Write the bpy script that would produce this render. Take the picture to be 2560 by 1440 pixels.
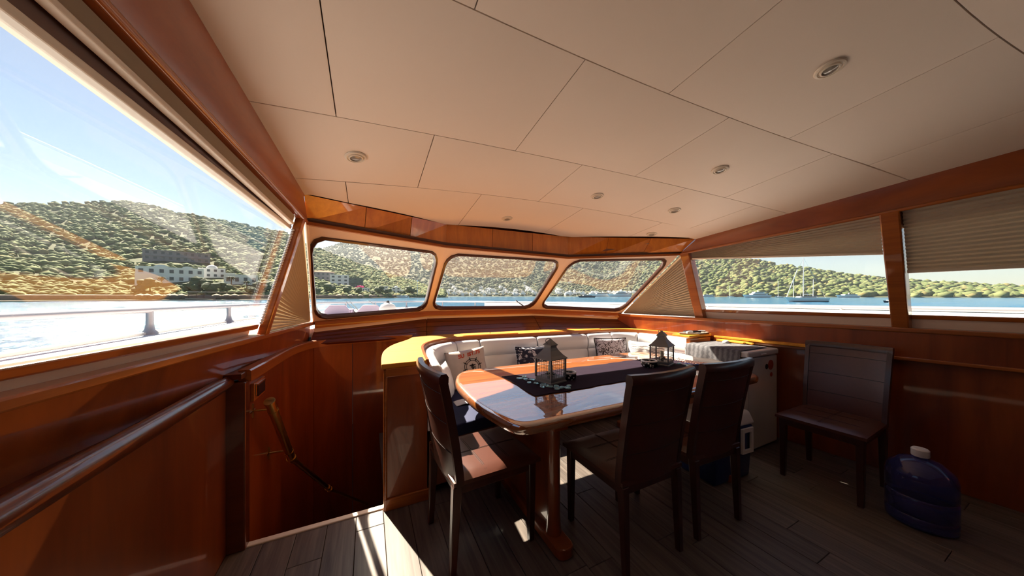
import bpy, bmesh, math, random
import numpy as np
from mathutils import Vector, Matrix

for o in list(bpy.data.objects):
    bpy.data.objects.remove(o, do_unlink=True)
SC = bpy.context.scene
COL = SC.collection
random.seed(7)
rng = np.random.default_rng(11)
PI = math.pi

# ------------------------------------------------------------------ camera, sky, sun, exposure
HEADING = math.radians(25.9)          # the viewer looks 25.9 degrees to starboard of the bow (+Y)
FWD = (math.sin(HEADING), math.cos(HEADING))
cam_d = bpy.data.cameras.new('camera')
cam = bpy.data.objects.new('camera', cam_d)
COL.objects.link(cam)
cam.location = (0, 0, 1.35)
cam.rotation_euler = (PI / 2, 0, -HEADING)
cam_d.sensor_fit = 'HORIZONTAL'
cam_d.sensor_width = 36.0
cam_d.lens = 741.0 / 2560.0 * 36.0
cam_d.shift_y = 28.0 / 2560.0
cam_d.clip_start = 0.02
cam_d.clip_end = 20000
SC.camera = cam

SUN_AZ = math.radians(-18.5)            # to port of the bow
SUN_EL = math.radians(43)
world = bpy.data.worlds.new('sky')
SC.world = world
world.use_nodes = True
nt = world.node_tree
nt.nodes.clear()
sky = nt.nodes.new('ShaderNodeTexSky')
sky.sky_type = 'NISHITA'
sky.sun_disc = False
sky.sun_elevation = SUN_EL
sky.sun_rotation = SUN_AZ
sky.air_density = 1.0
sky.dust_density = 0.35
sky.ozone_density = 1.0
bg = nt.nodes.new('ShaderNodeBackground')
bg.inputs['Strength'].default_value = 0.115
wo = nt.nodes.new('ShaderNodeOutputWorld')
nt.links.new(sky.outputs[0], bg.inputs[0])
nt.links.new(bg.outputs[0], wo.inputs[0])

sun_d = bpy.data.lights.new('sun', 'SUN')
sun_d.energy = 24.0
sun_d.color = (1.0, 0.86, 0.68)
sun_d.angle = math.radians(0.6)
sun = bpy.data.objects.new('sun', sun_d)
COL.objects.link(sun)
sdir = Vector((math.sin(SUN_AZ) * math.cos(SUN_EL), math.cos(SUN_AZ) * math.cos(SUN_EL), math.sin(SUN_EL)))
sun.rotation_euler = (-sdir).to_track_quat('-Z', 'Y').to_euler()
sun.location = sdir * 30

SC.view_settings.view_transform = 'Standard'
SC.view_settings.look = 'None'
SC.view_settings.gamma = 1.0
SC.view_settings.use_curve_mapping = False
SC.view_settings.exposure = 0.22

# ------------------------------------------------------------------ materials
MATS = {}
def _pr(name):
    m = bpy.data.materials.new(name)
    m.use_nodes = True
    return m, m.node_tree, m.node_tree.nodes['Principled BSDF']
def plain(name, col, rough=0.5, coat=0.0, metal=0.0, spec=0.5, var=0.06, scale=14.0, sheen=0.0, coat_rough=0.06, coat_ior=1.5):
    """one colour with a faint procedural mottling"""
    m, t, b = _pr(name)
    n = t.nodes.new('ShaderNodeTexNoise'); n.inputs['Scale'].default_value = scale; n.inputs['Detail'].default_value = 4
    tc = t.nodes.new('ShaderNodeTexCoord')
    t.links.new(tc.outputs['Object'], n.inputs['Vector'])
    mx = t.nodes.new('ShaderNodeMix'); mx.data_type = 'RGBA'
    mx.inputs[6].default_value = (*[c * (1 - var) for c in col], 1)
    mx.inputs[7].default_value = (*[min(1, c * (1 + var)) for c in col], 1)
    t.links.new(n.outputs[0], mx.inputs[0]); t.links.new(mx.outputs[2], b.inputs['Base Color'])
    b.inputs['Roughness'].default_value = rough
    b.inputs['Metallic'].default_value = metal
    b.inputs['Specular IOR Level'].default_value = spec
    b.inputs['Coat Weight'].default_value = coat
    b.inputs['Coat Roughness'].default_value = coat_rough
    b.inputs['Coat IOR'].default_value = coat_ior
    b.inputs['Sheen Weight'].default_value = sheen
    MATS[name] = m
    return m
def wood(name, light, dark, grain=(30, 2.0, 30), rough=0.35, coat=0.8, coat_rough=0.04, coat_ior=1.5, rnd=0.12, contrast=(0.3, 0.72), spec=0.5):
    """varnished timber: stretched noise grain, a different tone for each piece"""
    m, t, b = _pr(name)
    tc = t.nodes.new('ShaderNodeTexCoord')
    mp = t.nodes.new('ShaderNodeMapping'); mp.inputs['Scale'].default_value = grain
    t.links.new(tc.outputs['Object'], mp.inputs['Vector'])
    oi = t.nodes.new('ShaderNodeObjectInfo')
    n = t.nodes.new('ShaderNodeTexNoise'); n.noise_dimensions = '4D'; n.inputs['Scale'].default_value = 1.0
    n.inputs['Detail'].default_value = 6; n.inputs['Roughness'].default_value = 0.62; n.inputs['Distortion'].default_value = 0.6
    t.links.new(mp.outputs[0], n.inputs['Vector'])
    mu = t.nodes.new('ShaderNodeMath'); mu.operation = 'MULTIPLY'; mu.inputs[1].default_value = 37
    t.links.new(oi.outputs['Random'], mu.inputs[0]); t.links.new(mu.outputs[0], n.inputs['W'])
    cr = t.nodes.new('ShaderNodeValToRGB')
    cr.color_ramp.elements[0].position = contrast[0]; cr.color_ramp.elements[0].color = (*dark, 1)
    cr.color_ramp.elements[1].position = contrast[1]; cr.color_ramp.elements[1].color = (*light, 1)
    t.links.new(n.outputs[0], cr.inputs[0])
    hs = t.nodes.new('ShaderNodeHueSaturation')
    mr = t.nodes.new('ShaderNodeMapRange'); mr.inputs['To Min'].default_value = 1 - rnd; mr.inputs['To Max'].default_value = 1 + rnd
    t.links.new(oi.outputs['Random'], mr.inputs[0]); t.links.new(mr.outputs[0], hs.inputs['Value'])
    t.links.new(cr.outputs[0], hs.inputs['Color']); t.links.new(hs.outputs[0], b.inputs['Base Color'])
    b.inputs['Roughness'].default_value = rough
    b.inputs['Specular IOR Level'].default_value = spec
    b.inputs['Coat Weight'].default_value = coat
    b.inputs['Coat Roughness'].default_value = coat_rough
    b.inputs['Coat IOR'].default_value = coat_ior
    MATS[name] = m
    return m
def vcol(name, rough=0.9, spec=0.1):
    m, t, b = _pr(name)
    a = t.nodes.new('ShaderNodeVertexColor'); a.layer_name = 'Col'
    t.links.new(a.outputs[0], b.inputs['Base Color'])
    b.inputs['Roughness'].default_value = rough; b.inputs['Specular IOR Level'].default_value = spec
    MATS[name] = m
    return m
def glass(name, tint=(0.97, 0.98, 0.98), ior=1.5):
    m = bpy.data.materials.new(name); m.use_nodes = True
    t = m.node_tree; t.nodes.clear()
    tr = t.nodes.new('ShaderNodeBsdfTransparent'); tr.inputs[0].default_value = (*tint, 1)
    gl = t.nodes.new('ShaderNodeBsdfGlossy'); gl.inputs['Roughness'].default_value = 0.0
    f0 = ((ior - 1) / (ior + 1)) ** 2          # Schlick reflectance, the same from both faces of the sheet
    lw = t.nodes.new('ShaderNodeLayerWeight'); lw.inputs[0].default_value = 0.5
    pw = t.nodes.new('ShaderNodeMath'); pw.operation = 'POWER'; pw.inputs[1].default_value = 5.0
    ma = t.nodes.new('ShaderNodeMath'); ma.operation = 'MULTIPLY_ADD'; ma.inputs[1].default_value = 1 - f0; ma.inputs[2].default_value = f0
    mx = t.nodes.new('ShaderNodeMixShader'); out = t.nodes.new('ShaderNodeOutputMaterial')
    t.links.new(lw.outputs['Facing'], pw.inputs[0]); t.links.new(pw.outputs[0], ma.inputs[0])
    t.links.new(ma.outputs[0], mx.inputs[0]); t.links.new(tr.outputs[0], mx.inputs[1]); t.links.new(gl.outputs[0], mx.inputs[2])
    t.links.new(mx.outputs[0], out.inputs[0])
    MATS[name] = m
    return m
def translucent(name, col, amount):
    """thin woven fabric that lets some daylight through"""
    m = plain(name, col, rough=0.85, var=0.04); t = m.node_tree; b = t.nodes['Principled BSDF']
    tl = t.nodes.new('ShaderNodeBsdfTranslucent'); tl.inputs[0].default_value = (*col, 1)
    mx = t.nodes.new('ShaderNodeMixShader'); mx.inputs[0].default_value = amount
    o = [n for n in t.nodes if n.type == 'OUTPUT_MATERIAL'][0]
    t.links.new(b.outputs[0], mx.inputs[1]); t.links.new(tl.outputs[0], mx.inputs[2]); t.links.new(mx.outputs[0], o.inputs[0])
def emit_free_glass(name, col, rough=0.05, trans=0.8):
    m, t, b = _pr(name)
    b.inputs['Base Color'].default_value = (*col, 1); b.inputs['Roughness'].default_value = rough
    b.inputs['Transmission Weight'].default_value = trans
    MATS[name] = m
    return m

wood('mahogany', (0.33, 0.072, 0.009), (0.14, 0.025, 0.004), grain=(6, 6, 0.7), coat=0.8)
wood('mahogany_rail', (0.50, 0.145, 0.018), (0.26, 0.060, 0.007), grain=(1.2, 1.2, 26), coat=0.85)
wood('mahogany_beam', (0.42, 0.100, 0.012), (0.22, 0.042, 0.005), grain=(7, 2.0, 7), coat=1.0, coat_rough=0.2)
wood('valance_wood_sunlit', (0.66, 0.23, 0.028), (0.42, 0.115, 0.013), grain=(16, 16, 2.0), coat=0.8, coat_rough=0.05)  # same mahogany made brighter, with the sun bounce put into its colour
wood('mahogany_dark', (0.17, 0.034, 0.007), (0.075, 0.014, 0.004), grain=(1.0, 14, 14), coat=0.85)
wood('board_wood', (0.20, 0.046, 0.008), (0.10, 0.020, 0.004), grain=(1.0, 14, 14), coat=0.25, coat_rough=0.2, spec=0.25)
wood('honey', (0.74, 0.330, 0.045), (0.56, 0.21, 0.024), grain=(1.4, 22, 22), rough=0.6, coat=0.0, rnd=0.04, spec=0.12)
wood('table_wood', (0.44, 0.145, 0.026), (0.24, 0.065, 0.012), grain=(1.5, 22, 22), coat=1.0, coat_rough=0.015, coat_ior=5.0, rnd=0.02)
wood('chair_wood', (0.060, 0.013, 0.006), (0.030, 0.006, 0.003), grain=(24, 24, 2), coat=0.4, coat_rough=0.15)
wood('floor_plank', (0.200, 0.165, 0.140), (0.055, 0.044, 0.040), grain=(34, 1.5, 4), rough=0.42, coat=0.0, rnd=0.14, contrast=(0.30, 0.70))
plain('leather_brown', (0.070, 0.018, 0.009), rough=0.36, var=0.15, scale=60, spec=0.6, coat=0.15, coat_rough=0.22)
plain('stitch_dark', (0.015, 0.006, 0.005), rough=0.6)
plain('ceiling_vinyl', (0.80, 0.70, 0.60), rough=0.55, var=0.03, scale=3)
plain('seam_dark', (0.12, 0.085, 0.06), rough=0.9)
plain('cream_paint', (0.84, 0.69, 0.58), rough=0.40, var=0.02, scale=5)
plain('gasket', (0.060, 0.018, 0.009), rough=0.35, coat=0.4)
translucent('pleat_fabric', (0.70, 0.60, 0.47), 0.30)
plain('white_leather', (0.80, 0.79, 0.79), rough=0.34, var=0.02, scale=8)
plain('navy_fabric', (0.010, 0.018, 0.075), rough=0.75)
plain('brown_vinyl', (0.24, 0.090, 0.045), rough=0.4)
plain('brass', (0.50, 0.31, 0.09), rough=0.28, metal=1.0, var=0.1)
plain('rail_steel', (0.42, 0.42, 0.46), rough=0.45, metal=0.6, var=0.02)
plain('chrome', (0.75, 0.76, 0.78), rough=0.15, metal=1.0, var=0.02)
plain('white_plastic', (0.74, 0.73, 0.72), rough=0.35, var=0.02)
plain('black_plastic', (0.012, 0.012, 0.014), rough=0.3)
plain('freezer_white', (0.60, 0.60, 0.60), rough=0.32, var=0.02)
plain('cooler_blue', (0.008, 0.020, 0.11), rough=0.4)
plain('lantern_grey', (0.12, 0.125, 0.128), rough=0.42, var=0.12, scale=30)
plain('leaf_dark', (0.020, 0.032, 0.015), rough=0.8, var=0.3, scale=40)
plain('candle', (0.72, 0.66, 0.48), rough=0.5)
plain('runner_purple', (0.020, 0.012, 0.023), rough=0.95, var=0.2, scale=50, spec=0.1)
plain('pillow_beige', (0.58, 0.50, 0.45), rough=0.9, var=0.14, scale=22)
plain('print_red', (0.50, 0.06, 0.02), rough=0.9)
plain('print_black', (0.020, 0.014, 0.012), rough=0.9)
plain('paper_white', (0.80, 0.80, 0.80), rough=0.6)
plain('sticker_red', (0.35, 0.05, 0.03), rough=0.5)
plain('stucco', (0.80, 0.79, 0.77), rough=0.9, var=0.04, scale=0.4)
plain('stucco_grey', (0.24, 0.22, 0.24), rough=0.9, var=0.08, scale=0.4)
plain('stucco_green', (0.10, 0.15, 0.12), rough=0.9, var=0.08, scale=0.4)
plain('house_window', (0.045, 0.050, 0.060), rough=0.2)
plain('roof_tile', (0.36, 0.13, 0.06), rough=0.9)
plain('stone_wall', (0.16, 0.125, 0.10), rough=0.95, var=0.35, scale=0.5)
plain('thatch', (0.52, 0.42, 0.30), rough=0.95)
plain('bougainvillea', (0.55, 0.03, 0.16), rough=0.9, var=0.3)
plain('boat_white', (0.80, 0.79, 0.75), rough=0.3, var=0.02)
plain('boat_navy', (0.012, 0.016, 0.03), rough=0.3)
plain('deck_white', (0.70, 0.66, 0.68), rough=0.5, var=0.03)
plain('deck_cushion', (0.46, 0.40, 0.50), rough=0.8)
plain('fender_white', (0.75, 0.74, 0.70), rough=0.4)
plain('trunk', (0.12, 0.08, 0.05), rough=0.95)
plain('palm_leaf', (0.060, 0.085, 0.035), rough=0.85)
plain('lens_glass', (0.28, 0.26, 0.23), rough=0.12)
plain('trim_cream', (0.74, 0.66, 0.54), rough=0.4)
plain('nosing', (0.82, 0.76, 0.66), rough=0.35)
vcol('foliage')
vcol('hillside')
glass('pane', ior=1.42)
glass('pane_side', tint=(0.95, 0.97, 0.97), ior=1.5)
emit_free_glass('pebble_glass', (0.45, 0.78, 0.82))
emit_free_glass('pebble_blue', (0.06, 0.10, 0.40))
emit_free_glass('bottle_plastic', (0.06, 0.07, 0.28), 0.08, 0.5)

def pattern_mat(name, kind):
    m, t, b = _pr(name)
    tc = t.nodes.new('ShaderNodeTexCoord'); mp = t.nodes.new('ShaderNodeMapping')
    t.links.new(tc.outputs['Object'], mp.inputs[0])
    cr = t.nodes.new('ShaderNodeValToRGB'); e = cr.color_ramp.elements
    if kind == 'navy':       # navy print with pale streaks
        n = t.nodes.new('ShaderNodeTexNoise'); n.inputs['Scale'].default_value = 9; n.inputs['Detail'].default_value = 2; n.inputs['Distortion'].default_value = 2.2
        mp.inputs['Scale'].default_value = (1, 1, 1.6)
        e[0].position = 0.53; e[0].color = (0.016, 0.018, 0.040, 1); e[1].position = 0.58; e[1].color = (0.52, 0.52, 0.58, 1)
    elif kind == 'map':      # pale ground, dark wandering lines
        n = t.nodes.new('ShaderNodeTexVoronoi'); n.feature = 'DISTANCE_TO_EDGE'; n.inputs['Scale'].default_value = 13
        d = t.nodes.new('ShaderNodeTexNoise'); d.inputs['Scale'].default_value = 9
        ad = t.nodes.new('ShaderNodeMix'); ad.data_type = 'RGBA'; ad.blend_type = 'LINEAR_LIGHT'; ad.inputs[0].default_value = 0.16
        t.links.new(mp.outputs[0], d.inputs[0]); t.links.new(mp.outputs[0], ad.inputs[6]); t.links.new(d.outputs[1], ad.inputs[7])
        t.links.new(ad.outputs[2], n.inputs[0])
        e[0].position = 0.035; e[0].color = (0.06, 0.045, 0.05, 1); e[1].position = 0.075; e[1].color = (0.62, 0.60, 0.66, 1)
    elif kind == 'script':   # white ground, grey handwriting-like waves
        n = t.nodes.new('ShaderNodeTexWave'); n.bands_direction = 'Z'; n.inputs['Scale'].default_value = 9; n.inputs['Distortion'].default_value = 9
        n.inputs['Detail'].default_value = 3
        e[0].position = 0.12; e[0].color = (0.30, 0.30, 0.31, 1); e[1].position = 0.26; e[1].color = (0.80, 0.79, 0.77, 1)
    elif kind == 'plaid':    # grey woven check
        n = t.nodes.new('ShaderNodeTexWave'); n.bands_direction = 'Y'; n.inputs['Scale'].default_value = 7; n.inputs['Distortion'].default_value = 3; n.inputs['Detail'].default_value = 4
        n.inputs['Detail Scale'].default_value = 6
        e[0].position = 0.1; e[0].color = (0.075, 0.075, 0.085, 1); e[1].position = 0.95; e[1].color = (0.15, 0.15, 0.165, 1)
    elif kind == 'bowl':
        n = t.nodes.new('ShaderNodeTexVoronoi'); n.inputs['Scale'].default_value = 45
        e[0].position = 0.30; e[0].color = (0.75, 0.74, 0.70, 1); e[1].position = 0.36; e[1].color = (0.012, 0.012, 0.012, 1)
    if kind != 'map':
        t.links.new(mp.outputs[0], n.inputs[0])
    src = n.outputs[0]
    t.links.new(src, cr.inputs[0]); t.links.new(cr.outputs[0], b.inputs['Base Color'])
    b.inputs['Roughness'].default_value = 0.2 if kind == 'bowl' else 0.9
    MATS[name] = m
for k, n in (('navy', 'pillow_navy'), ('map', 'pillow_map'), ('script', 'pillow_script'), ('plaid', 'plaid_cloth'), ('bowl', 'bowl_pattern')):
    pattern_mat(n, k)

def sea_mat():
    m, t, b = _pr('sea')
    b.inputs['Base Color'].default_value = (0.018, 0.110, 0.210, 1)
    b.inputs['Roughness'].default_value = 0.115
    b.inputs['IOR'].default_value = 1.33
    tc = t.nodes.new('ShaderNodeTexCoord')
    n1 = t.nodes.new('ShaderNodeTexNoise'); n1.inputs['Scale'].default_value = 1.6; n1.inputs['Detail'].default_value = 6; n1.inputs['Roughness'].default_value = 0.62
    t.links.new(tc.outputs['Object'], n1.inputs[0])
    bp = t.nodes.new('ShaderNodeBump'); bp.inputs['Strength'].default_value = 1.0; bp.inputs['Distance'].default_value = 0.18
    t.links.new(n1.outputs[0], bp.inputs['Height']); t.links.new(bp.outputs[0], b.inputs['Normal'])
    MATS['sea'] = m
sea_mat()

# ------------------------------------------------------------------ mesh helpers
class MB:
    """collects simple shapes, then becomes ONE mesh object"""
    def __init__(s):
        s.v = []; s.f = []
    def add(s, vs, fs):
        k = len(s.v); s.v += [tuple(p) for p in vs]; s.f += [tuple(i + k for i in f) for f in fs]; return s
    def box(s, x0, x1, y0, y1, z0, z1):
        return s.add([(x0, y0, z0), (x1, y0, z0), (x1, y1, z0), (x0, y1, z0), (x0, y0, z1), (x1, y0, z1), (x1, y1, z1), (x0, y1, z1)],
                     [(0, 3, 2, 1), (4, 5, 6, 7), (0, 1, 5, 4), (1, 2, 6, 5), (2, 3, 7, 6), (3, 0, 4, 7)])
    def hexa(s, lo, hi):
        """two 4-gons (lower, upper), counter-clockwise from above"""
        return s.add(list(lo) + list(hi), [(0, 3, 2, 1), (4, 5, 6, 7), (0, 1, 5, 4), (1, 2, 6, 5), (2, 3, 7, 6), (3, 0, 4, 7)])
    def prism(s, poly, z0, z1):
        n = len(poly)
        vs = [(x, y, z0) for x, y in poly] + [(x, y, z1) for x, y in poly]
        return s.add(vs, [tuple(reversed(range(n))), tuple(range(n, 2 * n))] + [(i, (i + 1) % n, n + (i + 1) % n, n + i) for i in range(n)])
    def tube(s, pts, r, n=8, caps=True, closed=False):
        pts = [Vector(p) for p in pts]; rs = r if isinstance(r, (list, tuple)) else [r] * len(pts)
        k = len(s.v); m = len(pts); up0 = None
        for i, p in enumerate(pts):
            if closed: d = pts[(i + 1) % m] - pts[i - 1]
            else: d = pts[min(i + 1, m - 1)] - pts[max(i - 1, 0)]
            d.normalize()
            if up0 is None:
                up0 = Vector((0, 0, 1)) if abs(d.z) < 0.9 else Vector((1, 0, 0))
            a = d.cross(up0)
            if a.length < 1e-4: a = d.cross(Vector((0.3, 0.9, 0.2)))
            a.normalize(); b2 = a.cross(d); up0 = b2
            for j in range(n):
                t = 2 * PI * j / n
                s.v.append(tuple(p + (a * math.cos(t) + b2 * math.sin(t)) * rs[i]))
        for i in range(m if closed else m - 1):
            i2 = (i + 1) % m
            for j in range(n):
                j2 = (j + 1) % n
                s.f.append((k + i * n + j, k + i * n + j2, k + i2 * n + j2, k + i2 * n + j))
        if caps and not closed:
            s.f.append(tuple(k + j for j in reversed(range(n)))); s.f.append(tuple(k + (m - 1) * n + j for j in range(n)))
        return s
    def lathe(s, prof, c=(0, 0, 0), n=20, rot=0.0, sq=False):
        """prof: (radius, z) list; sq makes a square section"""
        k = len(s.v); m = len(prof)
        if sq: n = 4
        for r, z in prof:
            for j in range(n):
                t = 2 * PI * j / n + rot
                s.v.append((c[0] + r * math.cos(t), c[1] + r * math.sin(t), c[2] + z))
        for i in range(m - 1):
            for j in range(n):
                j2 = (j + 1) % n
                s.f.append((k + i * n + j, k + i * n + j2, k + (i + 1) * n + j2, k + (i + 1) * n + j))
        s.f.append(tuple(k + j for j in reversed(range(n)))); s.f.append(tuple(k + (m - 1) * n + j for j in range(n)))
        return s
    def grid(s, rows):
        """rows of points -> quads"""
        k = len(s.v); nr = len(rows); nc = len(rows[0])
        for r in rows: s.v += [tuple(p) for p in r]
        for i in range(nr - 1):
            for j in range(nc - 1):
                s.f.append((k + i * nc + j, k + i * nc + j + 1, k + (i + 1) * nc + j + 1, k + (i + 1) * nc + j))
        return s
    def sweep(s, frames, prof, close=True):
        """frames: (origin, u axis, v axis); prof: closed list of (a, b) in that frame"""
        k = len(s.v); n = len(prof); m = len(frames)
        for o, u, w in frames:
            for a, b in prof: s.v.append(tuple(Vector(o) + Vector(u) * a + Vector(w) * b))
        for i in range(m - 1):
            for j in range(n if close else n - 1):
                j2 = (j + 1) % n
                s.f.append((k + i * n + j, k + (i + 1) * n + j, k + (i + 1) * n + j2, k + i * n + j2))
        if close:
            s.f.append(tuple(k + j for j in range(n))); s.f.append(tuple(k + (m - 1) * n + j for j in reversed(range(n))))
        return s
    def build(s, name, mat, parent=None, smooth=None, bevel=0.0, seg=2, recalc=True, loc=None):
        me = bpy.data.meshes.new(name)
        me.from_pydata([tuple(p) for p in s.v], [], s.f)
        if recalc or bevel:
            bm = bmesh.new(); bm.from_mesh(me)
            if recalc: bmesh.ops.recalc_face_normals(bm, faces=bm.faces)
            if bevel:
                es = [e for e in bm.edges if len(e.link_faces) == 2 and e.calc_face_angle(0) > 0.5]
                bmesh.ops.bevel(bm, geom=es, offset=bevel, offset_type='OFFSET', segments=seg, profile=0.5, affect='EDGES', clamp_overlap=True)
            bm.to_mesh(me); bm.free()
        return link(name, me, mat, parent, smooth if smooth is not None else None, loc)
def link(name, me, mat, parent=None, smooth=None, loc=None):
    o = bpy.data.objects.new(name, me)
    if mat: me.materials.clear(); me.materials.append(MATS[mat] if isinstance(mat, str) else mat)
    COL.objects.link(o)
    if parent: o.parent = parent
    if loc: o.location = loc
    if smooth is True:
        me.polygons.foreach_set('use_smooth', [True] * len(me.polygons))
    elif smooth is not None:
        me.polygons.foreach_set('use_smooth', [True] * len(me.polygons)); me.set_sharp_from_angle(angle=math.radians(smooth))
    return o
def tag(o, label=None, cat=None, group=None, kind=None):
    if label: o['label'] = label
    if cat: o['category'] = cat
    if group: o['group'] = group
    if kind: o['kind'] = kind
    return o
def thing(name, label=None, cat=None, group=None, loc=(0, 0, 0), rz=0.0, kind=None):
    o = bpy.data.objects.new(name, None); COL.objects.link(o)
    o.location = loc; o.rotation_euler = (0, 0, rz); o.empty_display_size = 0.1
    return tag(o, label, cat, group, kind)
def struct(o, label, cat):
    return tag(o, label, cat, None, 'structure')
def copy_tree(o, parent=None):
    c = o.copy(); COL.objects.link(c); c.parent = parent
    for ch in list(o.children): copy_tree(ch, c)
    return c
def lerp(a, b, t): return tuple(x + (y - x) * t for x, y in zip(a, b))
def catmull(pts, n=6):
    out = []
    P = [pts[0]] + list(pts) + [pts[-1]]
    for i in range(1, len(P) - 2):
        for k in range(n):
            t = k / n
            out.append(tuple(0.5 * (2 * b + (c - a) * t + (2 * a - 5 * b + 4 * c - d) * t * t + (3 * b - a - 3 * c + d) * t ** 3)
                             for a, b, c, d in zip(P[i - 1], P[i], P[i + 1], P[i + 2])))
    out.append(tuple(pts[-1]))
    return out
def interp(tab, x):
    if x <= tab[0][0]: return tab[0][1:]
    for a, b in zip(tab, tab[1:]):
        if x <= b[0]:
            t = (x - a[0]) / (b[0] - a[0]); return tuple(p + (q - p) * t for p, q in zip(a[1:], b[1:]))
    return tab[-1][1:]

# ================================================================== THE CABIN (metres; +Y bow, +X starboard, floor z = 0)
AFT = -2.4
def ease(y):                          # the roof flattens out towards the stern
    return y if y > 0.1 else 0.1 + 0.25 * (y - 0.1)
def ceil_z(x, y):
    t = (x - 1.465) / 1.87
    return 2.075 + 0.13 * (3.07 - ease(y)) - 0.195 * t * t
def xl(y, z=1.13): return -0.469 - 0.1076 * (3.407 - y) + 0.27 * (max(z, 1.13) - 1.13)
def xr(y, z=1.14): return 3.400 + 0.1076 * (3.290 - y) - 0.27 * (max(z, 1.14) - 1.14)
def edge_l(y): return -0.361 - 0.058 * (2.241 - y)      # port edge of the ceiling
def edge_r(y): return 3.300 + 0.080 * (2.090 - y)
def head_z(y): return 1.872 + 0.070 * (2.3 - ease(y))    # underside of the side beams
FRONT = [(-0.361, 2.241), (0.690, 2.870), (2.130, 2.870), (3.300, 2.090)]
def front_y(x):
    return interp([(a, b) for a, b in FRONT], x)[0]

# ---- floor: base slab and planks
stairwell_y = 2.085
fl = MB().prism([(-0.70, AFT), (4.0, AFT), (4.0, 3.3), (0.10, 3.3), (0.10, stairwell_y), (-0.70, stairwell_y)], -0.06, -0.012)
floor = struct(fl.build('floor', 'seam_dark'), 'dark grey-brown wood-grain plank floor of the saloon', 'floor')
PW = 0.152
for i in range(30):
    x0 = -0.672 + i * PW; x1 = x0 + PW - 0.003
    yend = stairwell_y if x0 < 0.09 else 2.9
    y = AFT + random.random() * -1.0
    while y < yend:
        y2 = min(y + 1.22, yend); ya = max(y, AFT)
        if y2 - ya > 0.02:
            MB().box(x0, x1, ya, y2 - 0.003, -0.012, 0.0).build('plank', 'floor_plank', floor, bevel=0.0015, seg=1)
        y += 1.22
tr = MB().box(-0.60, 0.10, stairwell_y - 0.012, stairwell_y + 0.028, -0.05, 0.009).build('trim_1', 'nosing', bevel=0.006)
struct(tr, 'pale edging strip along the floor edge at the stairwell', 'trim')

# ---- ceiling panels
ceiling = thing('ceiling', 'cream vinyl panelled ceiling curving over the saloon', 'ceiling', kind='structure')
def ceil_sheet(xa, xb, ya_f, yb_f, left, right, th, up, nx=7, ny=5):
    """panel whose face follows the crown of the roof"""
    lo, hi = [], []
    for j in range(ny + 1):
        r1, r2 = [], []
        for i in range(nx + 1):
            x = xa + (xb - xa) * i / nx
            y = ya_f(x) + (yb_f(x) - ya_f(x)) * j / ny
            if left: x = edge_l(y) + (x - xa) / (xb - xa) * (xb - edge_l(y))
            if right: x = xa + (x - xa) / (xb - xa) * (edge_r(y) - xa)
            z = ceil_z(x, y) + up
            e = min(i, nx - i, 1) * min(j, ny - j, 1)
            r1.append((x, y, z + (0 if e else 0.006))); r2.append((x, y, z + th))
        lo.append(r1); hi.append(r2)
    m = MB().grid(lo); n = (nx + 1) * (ny + 1); m.grid(hi)
    W = nx + 1
    ring = [i for i in range(W)] + [j * W + nx for j in range(1, ny + 1)] + [ny * W + i for i in range(nx - 1, -1, -1)] + [j * W for j in range(ny - 1, 0, -1)]
    for a, b in zip(ring, ring[1:] + ring[:1]): m.f.append((a, b, b + n, a + n))
    return m
def seam(w): return lambda x: w - 0.068 * (x - 1.2) ** 2
rows = [(-9, -1.65, 0), (-1.65, -1.0, 1), (-1.0, -0.35, 0), (-0.35, 0.30, 1), (0.30, 0.97, 0), (0.97, 1.615, 1), (1.615, 2.20, 0), (2.20, 9, 1)]
seamsets = {0: [-0.62, 0.31, 1.32, 2.30, 3.02, 3.55], 1: [-0.62, -0.125, 0.80, 1.79, 2.70, 3.55]}
G = 0.0022
for wa, wb, k in rows:
    xs = seamsets[k]
    for i in range(len(xs) - 1):
        L = i == 0; Rr = i == len(xs) - 2
        xa = (edge_l(1.5) if L else xs[i] + G); xb = (edge_r(1.3) if Rr else xs[i + 1] - G)
        fa = (lambda x: AFT) if wa < -5 else (lambda x, w=wa: seam(w)(x) + G)
        fb = front_y if wb > 5 else (lambda x, w=wb: seam(w)(x) - G)
        ceil_sheet(xa, xb, fa, fb, L, Rr, 0.02, 0.0).build('panel', 'ceiling_vinyl', ceiling, smooth=40)
back = MB()
lo = []
for j in range(13):
    y0 = AFT + (2.95 - AFT) * j / 12
    lo.append([(x, min(y0, front_y(x) + 0.08), ceil_z(min(max(x, edge_l(y0)), edge_r(y0)), min(y0, front_y(x) + 0.08)) + 0.034) for x in [-0.70 + 4.32 * i / 24 for i in range(25)]])
hi = [[(p[0], p[1], p[2] + 0.06) for p in r] for r in lo]
back.grid(lo); back.grid(hi)
W_, N_ = 25, 25 * 13
ring = list(range(25)) + [j * 25 + 24 for j in range(1, 13)] + [12 * 25 + i for i in range(23, -1, -1)] + [j * 25 for j in range(11, 0, -1)]
for a, b in zip(ring, ring[1:] + ring[:1]): back.f.append((a, b, b + N_, a + N_))
struct(back.build('roof', 'seam_dark'), 'roof shell of the deckhouse above the ceiling panels', 'roof')

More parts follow.
